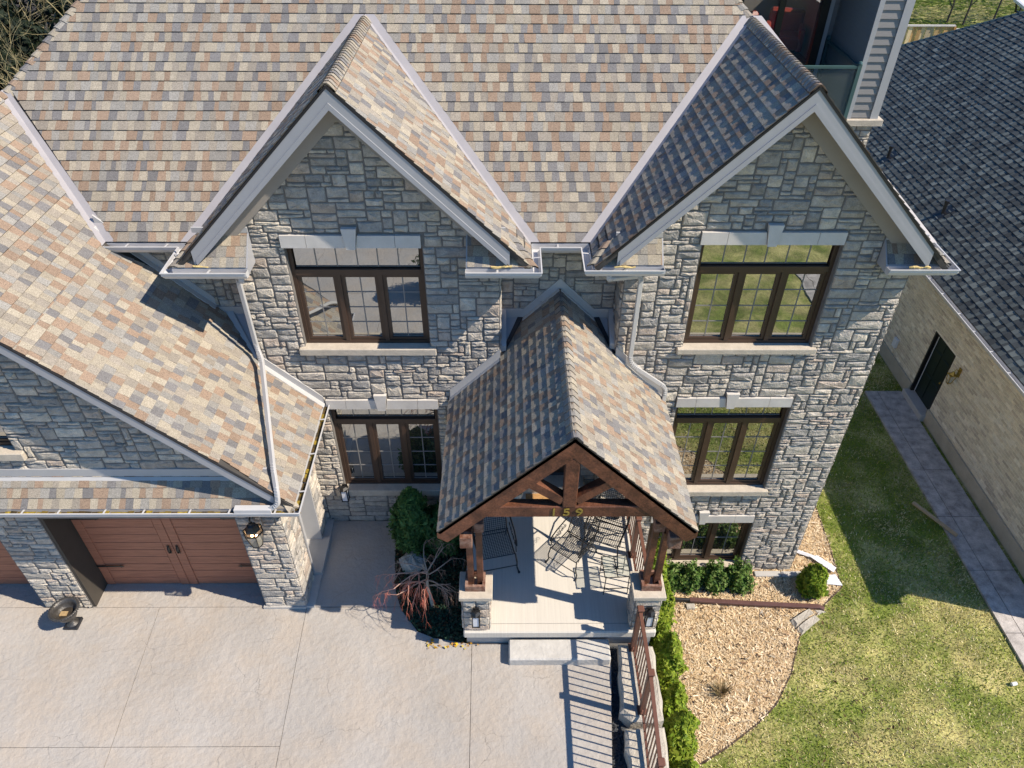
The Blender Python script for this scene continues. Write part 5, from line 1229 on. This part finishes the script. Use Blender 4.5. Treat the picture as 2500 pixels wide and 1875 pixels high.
MB().lathe((0, 0, 0), [(.05, 0), (.07, .12), (.06, .12), (.001, .10)], 12).build('pot', M['iron'], rp)
n = 120; v = NP.normal(0, 1, (n, 3)); v /= np.linalg.norm(v, axis=1)[:, None]; v[:, 2] = abs(v[:, 2]); Lq = NP.uniform(.02, .04, n)
quads('flowers', leaf_quads(v * .07 + np.array([0, 0, .13]), v, Lq, Lq * .8, .6), np.array([(.55, .02, .02), (.4, .01, .03), (.05, .1, .03)])[NP.integers(0, 3, n)], M['leaf'], rp)

# ------------------------------------------------------------------ odds and ends on the ground
gp = thing('drain_pipe', 'brown downspout extension lying across the wood chips', 'pipe', (0, 0, 0))
MB().tube([(3.78, -.81, G + .12), (5.0, -.89, G + .10), (5.2, -.905, G + .105), (6.40, -.955, G + .075), (6.50, -1.0, G + .05)], .048, 8, prof=[(-1, -.55), (-.8, -.75), (.8, -.75), (1, -.55), (1, .55), (.8, .75), (-.8, .75), (-1, .55)]).build('spout', M['copper'], gp)
MB().tube([(3.1, -.77, G + .12), (3.82, -.812, G + .12)], .035, 8).build('connector', M['iron'], gp)
tag(MB().bev(3.69, -.99, G + .01, 3.87, -.87, G + .09, .01).build('pipe_block', M['block']), 'small concrete block propping the drain pipe', 'block')
rough_block([(5.74, -1.28), (6.20, -.97), (6.27, -1.09), (5.80, -1.41)], G, G + .11, 8, 'splash_slab', 'upper of the flat paving slabs at the drain pipe end', 'flat slabs at the pipe end', jit=.008, cat='slab')
rough_block([(5.81, -1.43), (6.28, -1.11), (6.35, -1.22), (5.87, -1.56)], G, G + .10, 9, 'splash_slab', 'lower of the flat paving slabs at the drain pipe end', 'flat slabs at the pipe end', jit=.008, cat='slab')
rough_block([(6.26, -1.0), (6.30, -1.12), (6.54, -1.04), (6.50, -.98)], G, G + .06, 10, 'splash_slab', 'small triangular slab under the drain pipe mouth', 'flat slabs at the pipe end', jit=.008, cat='slab')
rough_block([(5.12, -1.12), (5.20, -.96), (5.28, -.98), (5.24, -1.16)], G, G + .05, 11, 'broken_stone', 'small pale stone below the drain pipe', jit=.01, cat='stone')
st_ = MB(); st_.bev(5.30, -.20, G, 5.86, -.07, G + .08, .01).bev(5.87, -.21, G, 6.36, -.08, G + .08, .01)
tag(st_.build('edging_strip', M['plain']), 'low concrete edging strip in front of the house corner', 'edging')
def plank(name, label, p, q, w, h, m, cat, grp=None): return tag(MB().beam(p, q, w, h, col=(.50, .37, .23)).build(name, M[m]), label, cat, grp)
plank('wooden_board', 'long narrow wooden board lying on the shaded lawn by the walkway', (9.52, 1.82, G + .09), (10.09, .84, G + .10), .07, .05, 'chip', 'board')
def scrap(label, poly, z):
    mb = MB()
    mb.prism([(x, y, z) for x, y in poly], (0, 0, .012)); x0, y0 = Vector((*poly[0], 0)), Vector((*poly[1], 0)); w0 = Vector((*poly[3], 0))
    for k in range(1, 4):
        t = k / 4; a = x0.lerp(w0, t); b = Vector((*poly[1], 0)).lerp(Vector((*poly[2], 0)), t); mb.beam((a.x, a.y, z + .016), (b.x, b.y, z + .016), .015, .01)
    tag(mb.build('siding_scrap', M['white']), label, 'siding scrap', 'white siding scraps by the house corner')
scrap('long thin white siding scrap reaching towards the house corner', [(6.38, .50), (6.80, .28), (6.78, .20), (6.36, .40)], G + .07)
scrap('ribbed white siding scrap lying between the other two pieces', [(6.60, .28), (6.78, .30), (7.08, -.02), (6.98, -.14)], G + .10)
scrap('broken white siding scrap half behind the globe shrub', [(6.74, -.20), (7.02, -.16), (7.08, -.44), (6.76, -.40)], G + .06)
cpz = MB().tube([(9.50, -2.62, G + .05), (9.60, -2.60, G + .05)], .035, 10).build('plastic_cup', M['white']); tag(cpz, 'white plastic cup lying on the lawn near the right edge', 'cup')
ed = MB()
for a, b in zip(MUL[0:13], MUL[1:14]): ed.beam((*a, G + .02), (*b, G + .02), .018, .06)
tag(ed.build('bed_edging', mat('dark_edging', (.07, .045, .03), .8, .3, 8)), 'thin dark brown edging strip around the wood chip bed', 'edging')
scatter_flat(500, (2.9, 7.2, -4.4, -.3), None, (.02, .07), [(.10, .06, .03), (.05, .03, .02), (.14, .10, .06)], G + .06, 'dark_litter', 'chip', zj=.01, aspect=.3)
gt = thing('ornamental_grass', 'dry cut back grass tuft in the wood chips', 'plant', (4.0, -2.75, G + .03))
n = 260; a = NP.uniform(0, 6.28, n); h = NP.uniform(.10, .24, n); o_ = NP.uniform(0, .06, n); ln = NP.uniform(.3, 1.2, n)
c = np.stack([o_ * np.cos(a), o_ * np.sin(a), 0 * a], 1); s = np.stack([-np.sin(a), np.cos(a), 0 * a], 1) * .006; tip = c + np.stack([np.cos(a) * h * ln, np.sin(a) * h * ln, h], 1)
quads('blades', np.stack([c - s, c + s, tip], 1), np.array([(.34, .24, .13), (.44, .33, .19), (.22, .19, .09)])[NP.integers(0, 3, n)], M['grass'], gt)

# ------------------------------------------------------------------ background
FY = 37.0
fc = thing('wooden_fence', 'tan cedar board fence behind the dark roofed house', 'fence', (0, 0, 0))
for x0, x1, zt in ((23.5, 26.45, .10), (26.55, 34.0, -.10)):
    x = x0
    while x < x1 - .1:
        w = .225; c = R.choice([(.62, .42, .20), (.54, .34, .15), (.70, .55, .34), (.58, .47, .32), (.66, .34, .12)]); k = R.uniform(.8, 1.2)
        yo = 0 if int((x - x0) / .25) % 2 else .05
        MB().box(x, FY + yo, G, x + w, FY + yo + .03, zt - .08, tuple(v * k for v in c)).build('board', M['cedarplank'], fc); x += .262
    MB().box(x0 - .05, FY - .05, zt - .08, x1 + .02, FY + .12, zt, (.55, .52, .48)).build('cap_rail', M['cedarplank'], fc)
    MB().box(x0 - .16, FY - .08, G, x0 - .03, FY + .1, zt + .12, (.46, .24, .08)).build('post', M['cedarplank'], fc)
lawn2 = []
def far_grass():
    n = 26000; x = NP.uniform(22, 46, n); y = NP.uniform(37.5, 62, n); a = NP.uniform(0, 6.28, n); L = NP.uniform(.2, .5, n)
    d = np.stack([np.cos(a), np.sin(a) * .3, 0 * a], 1) * L[:, None]; c = np.stack([x, y, np.full(n, G + .01)], 1); up = np.zeros((n, 3)); up[:, 2] = NP.uniform(.03, .09, n)
    f_ = np.sin(x * .5 + np.sin(y * .7) * 2) + np.sin(y * .9 + x * .2); dry = NP.random(n) < np.clip(.5 - f_ * .25, .1, .85)
    col = np.where(dry[:, None], np.array([.40, .37, .17]), np.array([.16, .21, .045])) * NP.uniform(.75, 1.25, (n, 1))
    quads('far_grass', np.stack([c - d, c + d, c + up], 1), col, M['grass'])['kind'] = 'stuff'
far_grass()
TB = [('bare dark thin tree beyond the fence, leftmost', 30.3, 45.0, 3.4, 21), ('bare forked tree beyond the fence, second from left', 31.0, 44.2, 4.2, 22), ('tall bare straight tree beyond the fence', 33.2, 44.6, 5, 23), ('bare leaning tree beyond the fence near the far gutter', 35.0, 45.0, 4.2, 24), ('rightmost bare tree beyond the fence', 36.9, 45.5, 4, 25)]
for l, x, y, h, sd_ in TB:
    t = thing('bare_tree', l, 'tree', (x, y, G), 0, 'bare trees beyond the fence'); rr = random.Random(sd_)
    MB().tube([(0, 0, 0), (.05, 0, h * .3), (0, .05, h * .55)], [.075, .06, .045], 6, (.06, .05, .045)).build('trunk', M['bark'], t)
    mb = MB()
    for k in range(4): branch(mb, (0.02, .02, h * (.28 + .09 * k)), (rr.uniform(-.8, .8), rr.uniform(-.5, .5), .8), h * .45, .035, 1, rr, -.05, (.07, .06, .05), (.11, .09, .075), .7, 4, .2)
    mb.build('crown', M['bark'], t)
# house beyond, top right corner
fh = thing('far_house', 'corner of another dark roofed house at the far top right', 'house')
MB().prism([(26.9, 30.2, 2.0), (27.9, 34.5, 2.0), (34, 34.5, 5), (34, 29, 5)], (0, 0, -.12)).build('roof', M['darkshingle'], fh)
MB().beam((26.8, 30.2, 1.98), (27.85, 34.6, 1.98), .16, .13).build('gutter', M['gutter'], fh)
MB().prism([(28.2, 30.5, G), (29.2, 34.4, G), (33.5, 34.4, G), (33.5, 30.5, G)], (0, 0, 3.6)).build('wall', M['brickmortar'], fh)
MB().tube([(27.75, 34.2, 1.9), (27.9, 34.25, 1.5), (28.6, 34.3, 1.2), (28.8, 34.3, G)], .06, 6).build('downspout', M['iron'], fh)

# tangled bare trees and added near-black evergreens painting in shade behind the left hip
for i, (x, y, z, h, sd_, l) in enumerate(((-14.2, 11.6, -.1, 7.2, 31, 'tangled bare tree at the top left corner, nearest the roof hip'), (-17.0, 15.5, -.1, 7.5, 32, 'second tangled bare tree further behind the roof hip'), (-13.2, 15.0, -.1, 7.6, 33, 'bare tree at the top left, behind the ridge caps'))):
    t = thing('bare_tree', l, 'tree', (x, y, z), 0, 'tangled bare trees at the top left'); rr = random.Random(sd_)
    MB().tube([(0, 0, 0), (.1, .05, h * .25), (.02, .1, h * .45)], [.14, .11, .09], 7, (.22, .18, .10)).build('trunk', M['bark'], t)
    mb = MB()
    for k in range(6): branch(mb, (.05, .08, h * (.25 + .045 * k)), (rr.uniform(-1, 1), rr.uniform(-1, 1), .8), h * .34, .055, 1, rr, -.02, (.25, .20, .10), (.40, .34, .18), .8, 5, .26, (2, 4))
    mb.build('crown', M['bark'], t)
for i, (x, y, h, r) in enumerate(((-16, 16.5, 5.2, 2.6), (-19.5, 20, 5.8, 3.0), (-14.5, 20.5, 5.6, 2.8), (-23, 24, 6, 3.2), (-18.5, 25.5, 6.2, 3.2), (-14.5, 27, 6.2, 3.2))):
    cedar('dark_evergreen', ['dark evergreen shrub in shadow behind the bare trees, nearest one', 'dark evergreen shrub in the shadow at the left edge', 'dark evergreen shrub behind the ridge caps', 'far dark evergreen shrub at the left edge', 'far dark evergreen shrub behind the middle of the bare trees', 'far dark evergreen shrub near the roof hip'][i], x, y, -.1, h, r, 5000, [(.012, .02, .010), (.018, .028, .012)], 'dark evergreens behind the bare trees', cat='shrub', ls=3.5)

flush_pieces()
